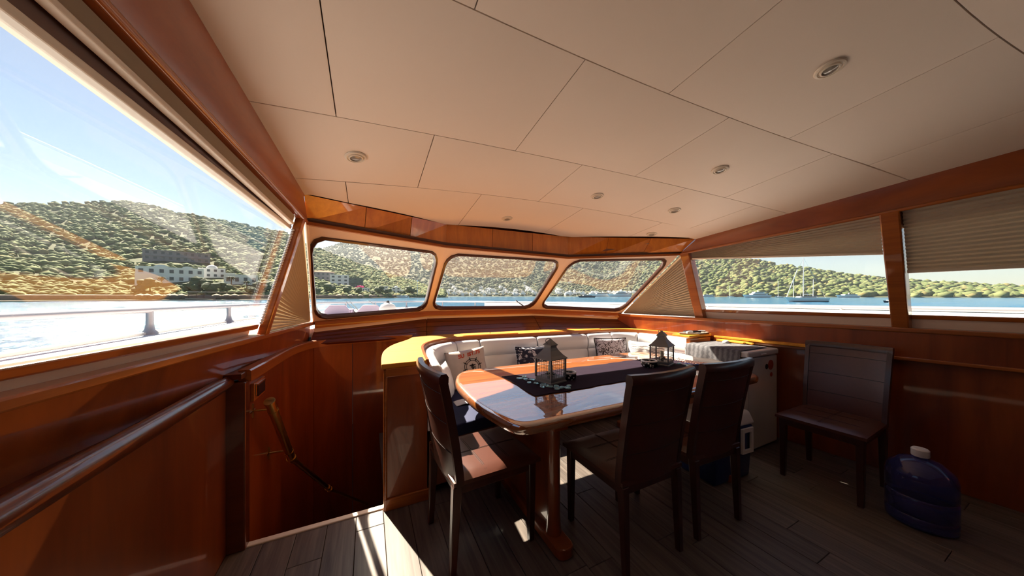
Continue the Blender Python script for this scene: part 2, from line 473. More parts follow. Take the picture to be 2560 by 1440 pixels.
# ---- downlights
DL = [(-0.06, 1.79, 'round downlight in the ceiling nearest the port beam'), (1.87, 0.575, 'largest round downlight, nearest the viewer at upper right'),
      (2.26, 1.255, 'round downlight right of the ceiling centre, over the freezer chairs'), (1.735, 1.93, 'round downlight in the middle of the ceiling above the table'),
      (2.55, 1.81, 'round downlight second nearest the starboard beam'), (1.21, 2.60, 'small round downlight just behind the windscreen valance'),
      (2.83, 2.28, 'small round downlight close to the starboard front corner')]
for x, y, lb in DL:
    e = 1e-3
    nrm = Vector(((ceil_z(x + e, y) - ceil_z(x - e, y)) / (2 * e), (ceil_z(x, y + e) - ceil_z(x, y - e)) / (2 * e), -1)).normalized()
    d = thing('downlight', lb, 'ceiling light', 'recessed ceiling downlights', loc=(x, y, ceil_z(x, y)))
    d.rotation_euler = nrm.to_track_quat('Z', 'Y').to_euler()
    MB().lathe([(0.030, -0.002), (0.052, -0.002), (0.054, 0.003), (0.050, 0.008), (0.043, 0.010), (0.041, 0.006), (0.036, 0.005), (0.034, 0.012), (0.029, 0.013), (0.028, 0.0)], n=28).build('trim_ring', 'trim_cream', d, smooth=35)
    MB().lathe([(0.028, 0.0), (0.027, 0.007), (0.018, 0.010), (0.0005, 0.0105)], n=20).build('lens', 'lens_glass', d, smooth=60)

# ---- side walls below the sills
ys = [AFT, -1.2, 0.0, 1.0, 1.7, 2.06]
wl = MB().box(-0.75, -0.672, AFT, 2.07, 0.0, 0.90)
wall_left = struct(wl.build('wall_left', 'mahogany', bevel=0.004), 'glossy mahogany panel along the port side below the rail', 'wall')
MB().tube([(-0.668, AFT, 0.912), (-0.668, 0.0, 0.912), (-0.668, 1.9, 0.912), (-0.668, 2.055, 0.912)], [0.036, 0.036, 0.036, 0.030], n=18).build('cap_rail', 'mahogany_dark', wall_left, smooth=50)
MB().box(-0.95, -0.66, AFT, 2.07, 0.880, 0.902).build('cap_board', 'mahogany_dark', wall_left, bevel=0.004)
def strip(side, y0, y1, z0, z1, off0, off1, n=8, zf0=None, zf1=None):
    """bar lying in the leaning plane of a side wall; offsets run outboard"""
    m = MB(); f = xl if side < 0 else xr
    secs = []
    for i in range(n + 1):
        y = y0 + (y1 - y0) * i / n
        a = zf0(y) if zf0 else z0; b = zf1(y) if zf1 else z1
        secs.append([(f(y, a) + side * off0, y, a), (f(y, a) + side * off1, y, a), (f(y, b) + side * off1, y, b), (f(y, b) + side * off0, y, b)])
    k = 0
    for s in secs: m.v += s
    for i in range(n):
        for j in range(4):
            j2 = (j + 1) % 4
            m.f.append((4 * i + j, 4 * i + j2, 4 * (i + 1) + j2, 4 * (i + 1) + j))
    m.f.append((3, 2, 1, 0)); m.f.append((4 * n, 4 * n + 1, 4 * n + 2, 4 * n + 3))
    return m
def recess(y): return 0.075 if y < 2.2 else 0.075 - 0.03 * min(1, (y - 2.2) / 0.9)
m = MB(); NN = 24
for i in range(NN + 1):
    y = AFT + (3.40 - AFT) * i / NN; b0 = xl(y) - recess(y); t0 = xl(y) - 0.028
    m.v += [(b0, y, 0.895), (b0 - 0.05, y, 0.895), (t0 - 0.06, y, 1.105), (t0, y, 1.105)]
for i in range(NN):
    for j in range(4):
        j2 = (j + 1) % 4; m.f.append((4 * i + j, 4 * i + j2, 4 * i + 4 + j2, 4 * i + 4 + j))
m.f += [(3, 2, 1, 0), (4 * NN, 4 * NN + 1, 4 * NN + 2, 4 * NN + 3)]
m.build('upper_panel', 'mahogany', wall_left, smooth=30)
strip(-1, AFT, 3.41, 1.100, 1.135, -0.006, 0.10).build('sill', 'mahogany_rail', wall_left, bevel=0.007)
strip(-1, AFT, 2.28, 1.135, 1.166, 0.055, 0.09).build('cream_strip', 'cream_paint', wall_left)

wr = strip(1, AFT, 2.25, 0.0, 0.90, 0.0, 0.06)
wall_right = struct(wr.build('wall_right', 'mahogany', bevel=0.003), 'mahogany panelling along the starboard side', 'wall')
strip(1, AFT, 3.30, 0.90, 1.105, -0.045, 0.06).build('upper_panel', 'mahogany', wall_right)
strip(1, AFT, 3.31, 1.100, 1.135, -0.056, 0.10).build('sill', 'mahogany_rail', wall_right, bevel=0.007)
strip(1, AFT, 2.0, 0.890, 0.915, -0.062, 0.0).build('batten', 'mahogany_rail', wall_right, bevel=0.005)
strip(1, AFT, 2.17, 1.135, 1.202, 0.050, 0.09).build('cream_strip', 'cream_paint', wall_right)

# ---- beams above the side windows
def beam(side, y1, y0):
    m = MB(); n = 14; f = xl if side < 0 else xr; e = edge_l if side < 0 else edge_r
    ybot = 2.42 if side < 0 else 2.28
    ytop = 2.241 if side < 0 else 2.09
    for i in range(n + 1):
        t = i / n
        ya = ytop + (y0 - ytop) * t; yb = ybot + (y0 - ybot) * t
        zt = ceil_z(e(ya), ya); zb = head_z(yb)
        xt = e(ya); xb = f(yb, zb)
        m.v += [(xt - side * 0.012, ya, zt + 0.03), (xt, ya, zt - 0.004), (xb - side * 0.008, yb, zb + 0.012), (xb, yb, zb), (xb + side * 0.10, yb, zb), (xb + side * 0.10, yb, zt + 0.06)]
    for i in range(n):
        for j in range(6):
            j2 = (j + 1) % 6
            m.f.append((6 * i + j, 6 * i + j2, 6 * (i + 1) + j2, 6 * (i + 1) + j))
    m.f.append(tuple(range(6))); m.f.append(tuple(6 * n + j for j in reversed(range(6))))
    return m
bl = struct(beam(-1, 2.3, AFT).build('trim_2', 'mahogany_beam', smooth=30), 'broad mahogany beam over the port window', 'trim')
br = struct(beam(1, 2.3, AFT).build('trim_3', 'mahogany_beam', smooth=30), 'broad glossy mahogany beam over the starboard window', 'trim')
for side, b, y1 in ((-1, bl, 2.42), (1, br, 2.28)):
    f = xl if side < 0 else xr
    yy = [y1 + (AFT - y1) * i / 12 for i in range(13)]
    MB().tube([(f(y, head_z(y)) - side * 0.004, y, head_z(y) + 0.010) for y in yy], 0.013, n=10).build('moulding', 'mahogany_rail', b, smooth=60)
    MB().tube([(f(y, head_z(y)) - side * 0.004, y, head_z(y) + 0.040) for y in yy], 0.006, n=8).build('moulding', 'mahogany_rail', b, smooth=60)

# ---- posts
def post(side, ya0, ya1, yb0, yb1, name, label, dep=0.085, mat='mahogany_rail'):
    """post in a side wall: bottom from ya0 to ya1, top from yb0 to yb1"""
    f = xl if side < 0 else xr
    zb = 1.125
    z0, z1 = head_z(yb0) + 0.01, head_z(yb1) + 0.01
    i, o = -0.012 * side, dep * side
    lo = [(f(ya0, zb) + i, ya0, zb), (f(ya1, zb) + i, ya1, zb), (f(ya1, zb) + o, ya1, zb), (f(ya0, zb) + o, ya0, zb)]
    hi = [(f(yb0, z0) + i, yb0, z0), (f(yb1, z1) + i, yb1, z1), (f(yb1, z1) + o, yb1, z1), (f(yb0, z0) + o, yb0, z0)]
    return struct(MB().hexa(lo, hi).build(name, mat, bevel=0.008), label, 'post')
post(-1, 2.325, 2.385, 2.315, 2.365, 'trim_4', 'slanting mahogany post between the port window and its corner fan blind', dep=0.035)
post(1, 2.13, 2.225, 2.175, 2.275, 'trim_5', 'orange mahogany post between the starboard fan blind and the window')
post(1, 0.70, 0.785, 0.70, 0.795, 'trim_6', 'dark mahogany post at the after end of the starboard window')
post(-1, 0.30, 0.40, 0.30, 0.40, 'trim_7', 'mahogany post aft of the large port window')

# ---- windscreen: three leaning facets with rounded openings
SB = [(-0.469, 3.400, 1.125), (0.661, 3.800, 1.190), (2.193, 3.800, 1.190), (3.400, 3.290, 1.130)]
ST = [(-0.375, 2.420, 1.880), (0.676, 2.850, 1.872), (2.117, 2.850, 1.850), (3.305, 2.280, 1.890)]
OPEN = [((0.010, 0.045), (0.975, 0.045), (0.955, 0.905), (0.006, 0.895)),
        ((0.030, 0.050), (0.972, 0.045), (0.965, 0.935), (0.028, 0.905)),
        ((0.050, 0.060), (0.988, 0.055), (0.968, 0.930), (0.055, 0.945))]
def bil(q, s, t):
    a = lerp(q[0], q[1], s); b = lerp(q[3], q[2], s); return lerp(a, b, t)
def rr_point(th, rs=0.085, rt=0.17):
    """point of a rounded unit square in direction th"""
    c, s = math.cos(th), math.sin(th)
    def inside(r):
        x, y = abs(r * c), abs(r * s)
        if x > 0.5 or y > 0.5: return False
        dx, dy = (x - (0.5 - rs)) / rs, (y - (0.5 - rt)) / rt
        return not (dx > 0 and dy > 0 and dx * dx + dy * dy > 1)
    lo_, hi_ = 0.2, 0.8
    for _ in range(40):
        m = (lo_ + hi_) / 2
        if inside(m): lo_ = m
        else: hi_ = m
    return lo_ * c, lo_ * s
THS = sorted([2 * PI * i / 72 for i in range(72)] + [PI / 4, 3 * PI / 4, 5 * PI / 4, 7 * PI / 4])
wall_front = thing('wall_front', 'cream painted windscreen surround with three rounded windows', 'wall', kind='structure')
WIN_LABEL = ['port pane of the windscreen, showing deck seats and hillside houses', 'middle pane of the windscreen, showing the far white village', 'starboard pane of the windscreen, showing moored motor yachts']
for k in range(3):
    q = (SB[k], SB[k + 1], ST[k + 1], ST[k])
    nv = (Vector(q[1]) - Vector(q[0])).cross(Vector(q[3]) - Vector(q[0])).normalized()
    if nv.y > 0: nv = -nv                       # towards the cabin
    oq = OPEN[k]
    def pt(st, off): return tuple(Vector(bil(q, *st)) + nv * off)
    def inner(th, kx=1.0, d=0.0):
        x, y = rr_point(th); x *= kx; y *= (kx if d == 0 else kx)
        return bil(tuple((a, b, 0) for a, b in oq), x + 0.5, y + 0.5)[:2]
    def outer(th):
        c, s = math.cos(th), math.sin(th); r = 0.5 / max(abs(c), abs(s)); return (r * c + 0.5, r * s + 0.5)
    n = len(THS)
    m = MB()
    loops = [[pt(outer(t), 0.0) for t in THS], [pt(inner(t), 0.0) for t in THS], [pt(inner(t), -0.045) for t in THS], [pt(outer(t), -0.045) for t in THS]]
    for lp in loops: m.v += lp
    for a in range(4):
        b = (a + 1) % 4
        for i in range(n):
            i2 = (i + 1) % n; m.f.append((a * n + i, a * n + i2, b * n + i2, b * n + i))
    m.build('fascia_panel', 'cream_paint', wall_front, smooth=40)
    win = thing('window_%d' % (k + 1), WIN_LABEL[k], 'window', kind='structure')
    m = MB()
    def sc(t, kk):
        x, y = rr_point(t); w = 0.030 / 1.05 * kk; h = 0.030 / 0.85 * kk
        return bil(tuple((a, b, 0) for a, b in oq), x * (1 - 2 * w) + 0.5, y * (1 - 2 * h) + 0.5)[:2]
    loops = [[pt(sc(t, a), b) for t in THS] for a, b in ((-0.25, -0.002), (-0.15, 0.012), (0.35, 0.015), (0.55, 0.006), (0.60, -0.030), (0.0, -0.034))]
    for lp in loops: m.v += lp
    nl = len(loops)
    for a in range(nl):
        b = (a + 1) % nl
        for i in range(n):
            i2 = (i + 1) % n; m.f.append((a * n + i, a * n + i2, b * n + i2, b * n + i))
    m.build('gasket', 'gasket', win, smooth=50)
    m = MB()
    f0 = [pt(sc(t, 0.3), -0.020) for t in THS]; f1 = [pt(sc(t, 0.3), -0.025) for t in THS]
    m.v += f0 + f1 + [pt((0.5, 0.45), -0.020), pt((0.5, 0.45), -0.025)]
    for i in range(n):
        i2 = (i + 1) % n; m.f += [(i, i2, 2 * n), (n + i2, n + i, 2 * n + 1), (i, n + i, n + i2, i2)]
    m.build('pane', 'pane', win, smooth=False if False else None)
    # catch and sill board
    a, b = Vector(SB[k]), Vector(SB[k + 1])
    mid = (a + b) / 2 + nv * 0.010 + Vector((0, 0, 0.035))
    MB().box(mid.x - 0.014, mid.x + 0.014, mid.y - 0.012, mid.y + 0.006, mid.z - 0.03, mid.z + 0.01).build('catch', 'trim_cream', win, bevel=0.004)
sb = MB()
prev = []
nb = [Vector((0.33, -0.94, 0)), Vector((0.17, -0.98, 0)), Vector((-0.20, -0.98, 0)), Vector((-0.39, -0.92, 0))]
frames = [(Vector(p) + Vector((0, 0, 0.0)), nb[i], Vector((0, 0, 1))) for i, p in enumerate(SB)]
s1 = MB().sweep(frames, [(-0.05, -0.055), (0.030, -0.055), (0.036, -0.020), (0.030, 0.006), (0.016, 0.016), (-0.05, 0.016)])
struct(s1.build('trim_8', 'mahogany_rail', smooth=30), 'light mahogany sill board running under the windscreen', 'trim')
s1 = MB().sweep(frames, [(-0.05, -0.10), (0.012, -0.10), (0.012, -0.052), (-0.05, -0.052)])
struct(s1.build('trim_9', 'cream_paint'), 'cream strip below the windscreen sill board', 'trim')
# mullion covers over the two joints of the windscreen
# sloping dark boards below the windscreen
PB = [(-0.50, 3.30, 0.93), (0.60, 3.46, 0.93), (2.10, 3.42, 0.93), (3.37, 3.05, 0.93)]
PTp = [(p[0], p[1], p[2] - 0.075) for p in SB]
front_low = thing('wall_bow', 'sloping dark mahogany boards between windscreen sill and ledge', 'wall', kind='structure')
for k in range(3):
    q = (PB[k], PB[k + 1], PTp[k + 1], PTp[k])
    for j in range(4):
        t0, t1 = j / 4 + 0.006, (j + 1) / 4 - 0.006
        a, b, c, d = bil(q, 0.002, t0), bil(q, 0.998, t0), bil(q, 0.998, t1), bil(q, 0.002, t1)
        off = Vector((0, 0.03, -0.02))
        MB().hexa([a, b, tuple(Vector(b) + off), tuple(Vector(a) + off)], [d, c, tuple(Vector(c) + off), tuple(Vector(d) + off)]).build('board', 'board_wood', front_low, bevel=0.002, seg=1)
# backing behind the boards, closing the hull
m = MB()
for k in range(3):
    o = Vector((0, 0.06, -0.01))
    q = [tuple(Vector(p) + o) for p in (PB[k], PB[k + 1], PTp[k + 1], PTp[k])]
    m.hexa([q[0], q[1], tuple(Vector(q[1]) + o), tuple(Vector(q[0]) + o)], [q[3], q[2], tuple(Vector(q[2]) + o), tuple(Vector(q[3]) + o)])
m.build('backing', 'mahogany_dark', front_low)

# ---- valance between windscreen and ceiling
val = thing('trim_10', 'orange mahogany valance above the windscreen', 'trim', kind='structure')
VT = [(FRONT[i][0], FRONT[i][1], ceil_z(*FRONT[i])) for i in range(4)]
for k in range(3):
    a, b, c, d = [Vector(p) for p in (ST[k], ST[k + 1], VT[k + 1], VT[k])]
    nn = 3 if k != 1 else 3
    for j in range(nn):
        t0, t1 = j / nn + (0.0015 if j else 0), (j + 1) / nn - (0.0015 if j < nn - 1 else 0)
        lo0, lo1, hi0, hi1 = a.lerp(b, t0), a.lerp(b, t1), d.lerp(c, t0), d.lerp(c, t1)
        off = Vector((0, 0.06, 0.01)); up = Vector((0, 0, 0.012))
        MB().hexa([lo0, lo1, lo1 + off, lo0 + off], [hi0 + up, hi1 + up, hi1 + off + up, hi0 + off + up]).build('panel', 'valance_wood_sunlit', val, bevel=0.0015, seg=1)
m = MB()
for k in range(3):
    a, b, c, d = [Vector(p) for p in (ST[k], ST[k + 1], VT[k + 1], VT[k])]
    o1, o2, up = Vector((0, 0.045, 0.0)), Vector((0, 0.10, 0.0)), Vector((0, 0, 0.05))
    m.hexa([a + o1, b + o1, b + o2, a + o2], [d + o1 + up, c + o1 + up, c + o2 + up, d + o2 + up])
m.build('backing', 'mahogany_dark', val)
yv = [(Vector(ST[i]) + Vector((0, -0.012, 0.012))) for i in range(4)]
fr = [(p, Vector((0, -1, 0)), Vector((0, 0, 1))) for p in yv]
MB().sweep(fr, [(-0.03, -0.016), (0.010, -0.016), (0.014, -0.004), (0.010, 0.010), (-0.03, 0.010)]).build('bead', 'gasket', val, smooth=40)
MB().sweep([(p + Vector((0, 0.004, -0.026)), u, w) for p, u, w in fr], [(-0.03, -0.012), (0.006, -0.012), (0.008, 0.010), (-0.03, 0.010)]).build('bead', 'mahogany_rail', val, smooth=40)

# ---- side windows (frame, pane)
def side_window(n, side, y0, y1, label, zb=1.196, zt=lambda y: 1.80 + 0.045 * (2.3 - ease(y))):
    f = xl if side < 0 else xr
    w = thing('window_%d' % n, label, 'window', kind='structure')
    strip(side, y0, y1, zb - 0.032, zb, 0.035, 0.085).build('frame_rail', 'mahogany_rail', w, bevel=0.006)
    strip(side, y0, y1, 0, 0, 0.045, 0.09, zf0=lambda y: zt(y) + 0.018, zf1=lambda y: head_z(y) + 0.01).build('frame_rail', 'gasket', w)
    strip(side, y0, y1, 0, 0, 0.040, 0.085, zf0=zt, zf1=lambda y: zt(y) + 0.02).build('frame_strip', 'trim_cream', w, bevel=0.004)
    strip(side, y0, y1, 0, 0, 0.062, 0.068, zf0=lambda y: zb - 0.01, zf1=lambda y: zt(y) + 0.01).build('pane', 'pane_side', w)
    return w
side_window(4, -1, 0.40, 2.33, 'large port side window looking onto the sparkling sea and hillside')
side_window(6, 1, 0.785, 2.15, 'starboard side window with the moored white ketch in view', zb=1.232)
side_window(5, 1, AFT + 0.1, 0.70, 'aftermost starboard side window under a half-drawn shade', zb=1.232)
for n, side, C, B, T, lb in ((7, -1, (3.385, 1.135), (2.385, 1.135), (2.40, 1.872), 'triangular port corner window behind the fan blind'),
                             (8, 1, (3.275, 1.135), (2.225, 1.135), (2.285, 1.88), 'triangular starboard corner window behind the fan blind')):
    f = xl if side < 0 else xr
    w = thing('window_%d' % n, lb, 'window', kind='structure')
    pts = [(f(y, z) + side * 0.05, y, z) for y, z in (C, B, T)]
    m = MB(); m.v = pts + [(x + side * 0.006, y, z) for x, y, z in pts]
    m.f = [(0, 1, 2), (5, 4, 3), (0, 3, 4, 1), (1, 4, 5, 2), (2, 5, 3, 0)]
    m.build('pane', 'pane_side', w)
    # sloping edge moulding along the windscreen
    a = Vector((f(C[0], C[1]) - side * 0.002, C[0] + 0.01, C[1])); b = Vector((f(T[0], T[1]) - side * 0.002, T[0] + 0.02, T[1]))
    MB().tube([a, a.lerp(b, 0.5), b], 0.012, n=8).build('edge_moulding', 'cream_paint', w, smooth=60)
    # fan-pleated blind gathered at the lower front corner
    fan = MB(); N = 24
    P0 = Vector((f(*C) + side * 0.020, C[0] - 0.015, C[1] + 0.004))
    base = Vector((f(*B) + side * 0.020, B[0], B[1] + 0.004)); top = Vector((f(*T) + side * 0.020, T[0], T[1] - 0.012))
    for i in range(2 * N + 1):
        p = base.lerp(top, i / (2 * N)); o = 0.022 if i % 2 else -0.008
        d = (p - P0)
        fan.v += [tuple(P0 + d * 0.02), tuple(P0 + d * 0.5 + Vector((side * o * 0.8, 0, 0))), tuple(p + Vector((side * o, 0, 0)))]
    for i in range(2 * N):
        a = 3 * i; fan.f += [(a, a + 1, a + 4, a + 3), (a + 1, a + 2, a + 5, a + 4)]
    k = len(fan.v); fan.v += [(x + side * 0.002, y, z) for x, y, z in fan.v[:k]]
    fan.f += [tuple(q + k for q in reversed(fc)) for fc in fan.f[:]]
    fb = fan.build('fan_blind', 'pleat_fabric', recalc=False)
    tag(fb, 'cream fan-pleated blind in the port windscreen corner' if side < 0 else 'cream fan-pleated blind in the starboard windscreen corner', 'blind', 'corner fan blinds')

# ---- raised pleated shades
def pleated(side, y0, y1, zt, zb, npl, off, nx=6):
    f = xl if side < 0 else xr; rows_ = []
    for i in range(2 * npl + 1):
        t = i / (2 * npl); o = off + (0.010 if i % 2 else -0.004)
        r = []
        for j in range(nx + 1):
            y = y0 + (y1 - y0) * j / nx; z = zt(y) + (zb(y) - zt(y)) * t
            r.append((f(y, z) + side * o, y, z))
        rows_.append(r)
    m = MB().grid(rows_); k = len(m.v)
    m.v += [(x + side * 0.003, y, z) for x, y, z in m.v[:k]]; m.f += [tuple(q + k for q in reversed(fc)) for fc in m.f[:]]
    return m
sh = thing('pleated_shade', 'beige pleated shade drawn partway down the starboard window', 'blind', 'window shades')
pleated(1, 0.80, 2.165, lambda y: head_z(y), lambda y: 1.705 + (y - 0.80) * 0.085, 11, 0.022).build('pleats', 'pleat_fabric', sh, recalc=False)
strip(1, 0.80, 2.165, 0, 0, 0.012, 0.034, zf0=lambda y: 1.690 + (y - 0.80) * 0.085, zf1=lambda y: 1.708 + (y - 0.80) * 0.085).build('bottom_rail', 'trim_cream', sh, bevel=0.003)
sh = thing('pleated_shade', 'beige pleated shade pulled halfway down aft of the dark starboard post', 'blind', 'window shades')
pleated(1, AFT + 0.12, 0.695, lambda y: head_z(y), lambda y: 1.56, 16, 0.022).build('pleats', 'pleat_fabric', sh, recalc=False)  # shade added to limit light from aft, its drop set by ceiling brightness
strip(1, AFT + 0.12, 0.695, 1.542, 1.563, 0.012, 0.034).build('bottom_rail', 'trim_cream', sh, bevel=0.003)
strip(-1, AFT, 0.30, 0, 0, 0.02, 0.09, zf0=lambda y: 1.135, zf1=lambda y: head_z(y) + 0.01).build('after_blocking_panel', 'mahogany', wall_left)  # solid panel added in place of a window to cut light from aft
sh = thing('pleated_shade', 'taupe pleated shade raised to the top of the port window', 'blind', 'window shades')
pleated(-1, 0.42, 2.26, lambda y: head_z(y) + 0.002, lambda y: head_z(y) - 0.046, 6, 0.020).build('pleats', 'pleat_fabric', sh, recalc=False)
strip(-1, 0.42, 2.26, 0, 0, 0.010, 0.036, zf0=lambda y: head_z(y) - 0.060, zf1=lambda y: head_z(y) - 0.046).build('bottom_rail', 'trim_cream', sh, bevel=0.003)
ch = MB()
for i in range(36):
    t = i / 35; y = 2.306; z = 1.79 - 0.585 * t
    ch.lathe([(0.0005, -0.009), (0.007, -0.006), (0.0095, 0), (0.007, 0.006), (0.0005, 0.009)], c=(xl(y, z) - 0.022, y, z), n=7)
ch.build('bead_chain', 'white_plastic', sh, smooth=True)

# ---- after bulkhead (behind the viewer)
wb = MB().box(-1.3, 1.0, AFT - 0.06, AFT, 0, 2.75).box(1.95, 4.3, AFT - 0.06, AFT, 0, 2.75).box(1.0, 1.95, AFT - 0.06, AFT, 1.95, 2.75)
wall_back = struct(wb.build('wall_back', 'mahogany'), 'mahogany bulkhead at the after end of the saloon', 'wall')
dr = thing('door_1', 'panelled door in the after bulkhead', 'door', kind='structure')
MB().box(1.0, 1.95, AFT - 0.05, AFT - 0.01, 0, 0.9).box(1.0, 1.10, AFT - 0.05, AFT - 0.01, 0.9, 1.95).box(1.85, 1.95, AFT - 0.05, AFT - 0.01, 0.9, 1.95).build('leaf', 'mahogany', dr)
MB().box(1.10, 1.85, AFT - 0.04, AFT - 0.02, 0.9, 1.95).build('panel', 'mahogany_dark', dr)

# ---- stairwell: curved panelled wall, column, shelf
SW = catmull([(-0.600, 2.10), (-0.590, 2.32), (-0.582, 2.60), (-0.565, 2.92), (-0.525, 3.13), (-0.455, 3.29), (-0.34, 3.38), (-0.18, 3.43), (0.02, 3.45), (0.22, 3.445), (0.44, 3.42)], 5)
def curve_frames(pts, z):
    out = []
    for i, p in enumerate(pts):
        a = pts[max(i - 1, 0)]; b = pts[min(i + 1, len(pts) - 1)]
        d = Vector((b[0] - a[0], b[1] - a[1], 0)).normalized()
        out.append((Vector((p[0], p[1], z)), Vector((-d.y, d.x, 0)), Vector((0, 0, 1))))
    return out
wall_stair = thing('wall_stairwell', 'curved dark mahogany panelling round the companionway stairs', 'wall', kind='structure')
cuts = [0, 25, 36, len(SW) - 1]
for a, b in zip(cuts, cuts[1:]):
    fr = curve_frames(SW, 0)[a:b + 1]
    o0 = fr[0][0].lerp(fr[1][0], 0.06); o1 = fr[-1][0].lerp(fr[-2][0], 0.06)
    fr[0] = (o0, fr[0][1], fr[0][2]); fr[-1] = (o1, fr[-1][1], fr[-1][2])
    MB().sweep(fr, [(0.0, -1.2), (0.03, -1.2), (0.03, 0.905), (0.0, 0.905)]).build('panel', 'mahogany', wall_stair, smooth=35)
MB().sweep(curve_frames(SW, 0), [(-0.020, 0.898), (0.035, 0.898), (0.035, 0.962), (-0.012, 0.962), (-0.020, 0.955)]).build('top_rail', 'mahogany_rail', wall_stair, smooth=35)
cl = MB().box(-0.690, -0.592, 2.055, 2.125, 0.0, 0.905)
struct(cl.build('trim_11', 'mahogany_dark', bevel=0.008), 'square dark mahogany column at the head of the stairs', 'column')
shelf_pts = [(-0.715, 2.050), (-0.600, 2.03)] + [(p[0] - 0.0, p[1]) for p in SW[:32]] + [(-0.47, 3.40)] + [(xl(y) - recess(y) + 0.02, y) for y in (3.35, 3.1, 2.8, 2.5, 2.25)]
struct(MB().prism(shelf_pts, 0.925, 0.955).build('trim_12', 'mahogany_dark', bevel=0.004), 'dark glossy wedge shelf between stair rail and port wall', 'shelf')
MB_ = MB().prism([(-0.75, 2.09), (0.46, 2.09), (0.46, 3.46), (-0.75, 3.46)], -1.26, -1.2)
struct(MB_.build('floor_lower', 'floor_plank'), 'lower landing at the foot of the stairs', 'floor')
MB().box(-0.6, 0.1, stairwell_y + 0.03, stairwell_y + 0.05, -1.2, -0.012).build('riser', 'mahogany_dark', wall_stair)
st = thing('stair', 'companionway steps leading down below the deck', 'stairs', kind='structure')
for i in range(4):
    MB().box(-0.56, 0.09, 2.14 + 0.22 * i, 2.38 + 0.22 * i, -0.30 - 0.25 * i, -0.27 - 0.25 * i).build('tread', 'mahogany_dark', st, bevel=0.005)
MB().box(-0.560, -0.545, 2.17, 2.36, 0.785, 0.885)

# ================================================================== FURNITURE
# ---- banquette
CI = catmull([(0.36, 2.05), (0.385, 2.35), (0.43, 2.68), (0.52, 2.90), (0.66, 3.05), (0.85, 3.13), (1.10, 3.15), (1.60, 3.12), (2.10, 3.08), (2.60, 3.05), (2.90, 3.03), (3.10, 2.97), (3.25, 2.82), (3.32, 2.60), (3.34, 2.40), (3.34, 2.06)], 5)
CO = catmull([(0.075, 2.035), (0.085, 2.30), (0.115, 2.58), (0.20, 2.88), (0.36, 3.18), (0.445, 3.40)], 4)
LEDGE_OUT = CO + [(0.60, 3.45), (2.10, 3.41), (3.33, 3.04), (3.39, 2.90), (3.460, 2.20), (3.470, 2.06)]
def in_frames(pts, z=0.0):
    return [(o, -u, w) for o, u, w in curve_frames(pts, z)]
sofa = thing('corner_sofa', 'U-shaped built-in sofa with white leather backs and honey wood ledge', 'sofa', loc=(0, 0, 0))
body = [(x + (0.022 if i < len(CO) else 0), y + (0.018 if i == 0 else 0)) for i, (x, y) in enumerate(LEDGE_OUT)] + [(x, y + 0.004) for x, y in reversed(CI)]
MB().prism(body, 0.0, 0.905).build('cabinet_body', 'mahogany', sofa, smooth=30)
MB().prism(LEDGE_OUT + list(reversed(CI)), 0.905, 0.940).build('ledge', 'honey', sofa, bevel=0.006)
MB().sweep(in_frames(CI), [(-0.010, 0.893), (0.012, 0.893), (0.016, 0.915), (0.010, 0.944), (-0.010, 0.944)]).build('rim', 'mahogany_rail', sofa, smooth=35)
MB().box(0.098, 0.372, 2.040, 2.056, 0.0, 0.075).build('kick_board', 'mahogany_rail', sofa, bevel=0.004)
MB().tube([(0.100, 2.056, 0.0), (0.100, 2.056, 0.90)], 0.012, n=8).build('corner_bead', 'mahogany_rail', sofa, smooth=60)
MB().box(0.100, 0.365, 2.032, 2.054, 0.855, 0.908).build('frieze', 'mahogany_rail', sofa, bevel=0.004)
hat = MB().prism([(0.95, 3.20), (1.62, 3.165), (1.63, 3.36), (0.97, 3.385)], 0.940, 0.947).build('hatch', 'honey', sofa, bevel=0.002)
MB().lathe([(0.010, 0), (0.012, 0.004), (0.006, 0.008), (0.0005, 0.009)], c=(1.30, 3.28, 0.947), n=12).build('knob', 'brass', hat, smooth=60)
MB().prism([(2.05, 3.14), (2.85, 3.10), (2.88, 3.17), (2.10, 3.33)], 0.940, 0.946).build('hatch', 'honey', sofa, bevel=0.002)
prof = [(0.004, 0.892), (0.040, 0.905), (0.075, 0.900), (0.100, 0.875), (0.112, 0.830), (0.110, 0.770), (0.098, 0.735), (0.088, 0.728), (0.098, 0.720), (0.112, 0.690), (0.122, 0.600), (0.138, 0.500), (0.140, 0.450), (0.004, 0.450)]
fr_all = in_frames(CI)
cutx = [0, 12, 24, 30, 37, 44, 50, 60, 74]
for a, b in zip(cutx, cutx[1:]):
    fr = fr_all[a:b + 1]
    f0 = (fr[0][0].lerp(fr[1][0], 0.10), fr[0][1], fr[0][2]); f1 = (fr[-1][0].lerp(fr[-2][0], 0.10), fr[-1][1], fr[-1][2])
    core = [f0] + fr[1:-1] + [f1]
    m = MB(); n = len(prof)
    seq = [(core[0], 0.93)] + [((core[0][0].lerp(core[1][0], 0.35), core[0][1], core[0][2]), 1.0)] + [(c, 1.0) for c in core[1:-1]] + [((core[-1][0].lerp(core[-2][0], 0.35), core[-1][1], core[-1][2]), 1.0), (core[-1], 0.93)]
    for (o, u, w), k in seq:
        for d, z in prof: m.v.append(tuple(o + u * (0.004 + (d - 0.004) * k) + w * (0.66 + (z - 0.66) * (0.5 + 0.5 * k))))
    for i in range(len(seq) - 1):
        for j in range(n):
            j2 = (j + 1) % n; m.f.append((i * n + j, (i + 1) * n + j, (i + 1) * n + j2, i * n + j2))
    m.f.append(tuple(range(n))); m.f.append(tuple((len(seq) - 1) * n + j for j in reversed(range(n))))
    m.build('back_cushion', 'white_leather', sofa, smooth=50)
OFF = [tuple((o + u * 0.135)[:2]) for o, u, w in fr_all]
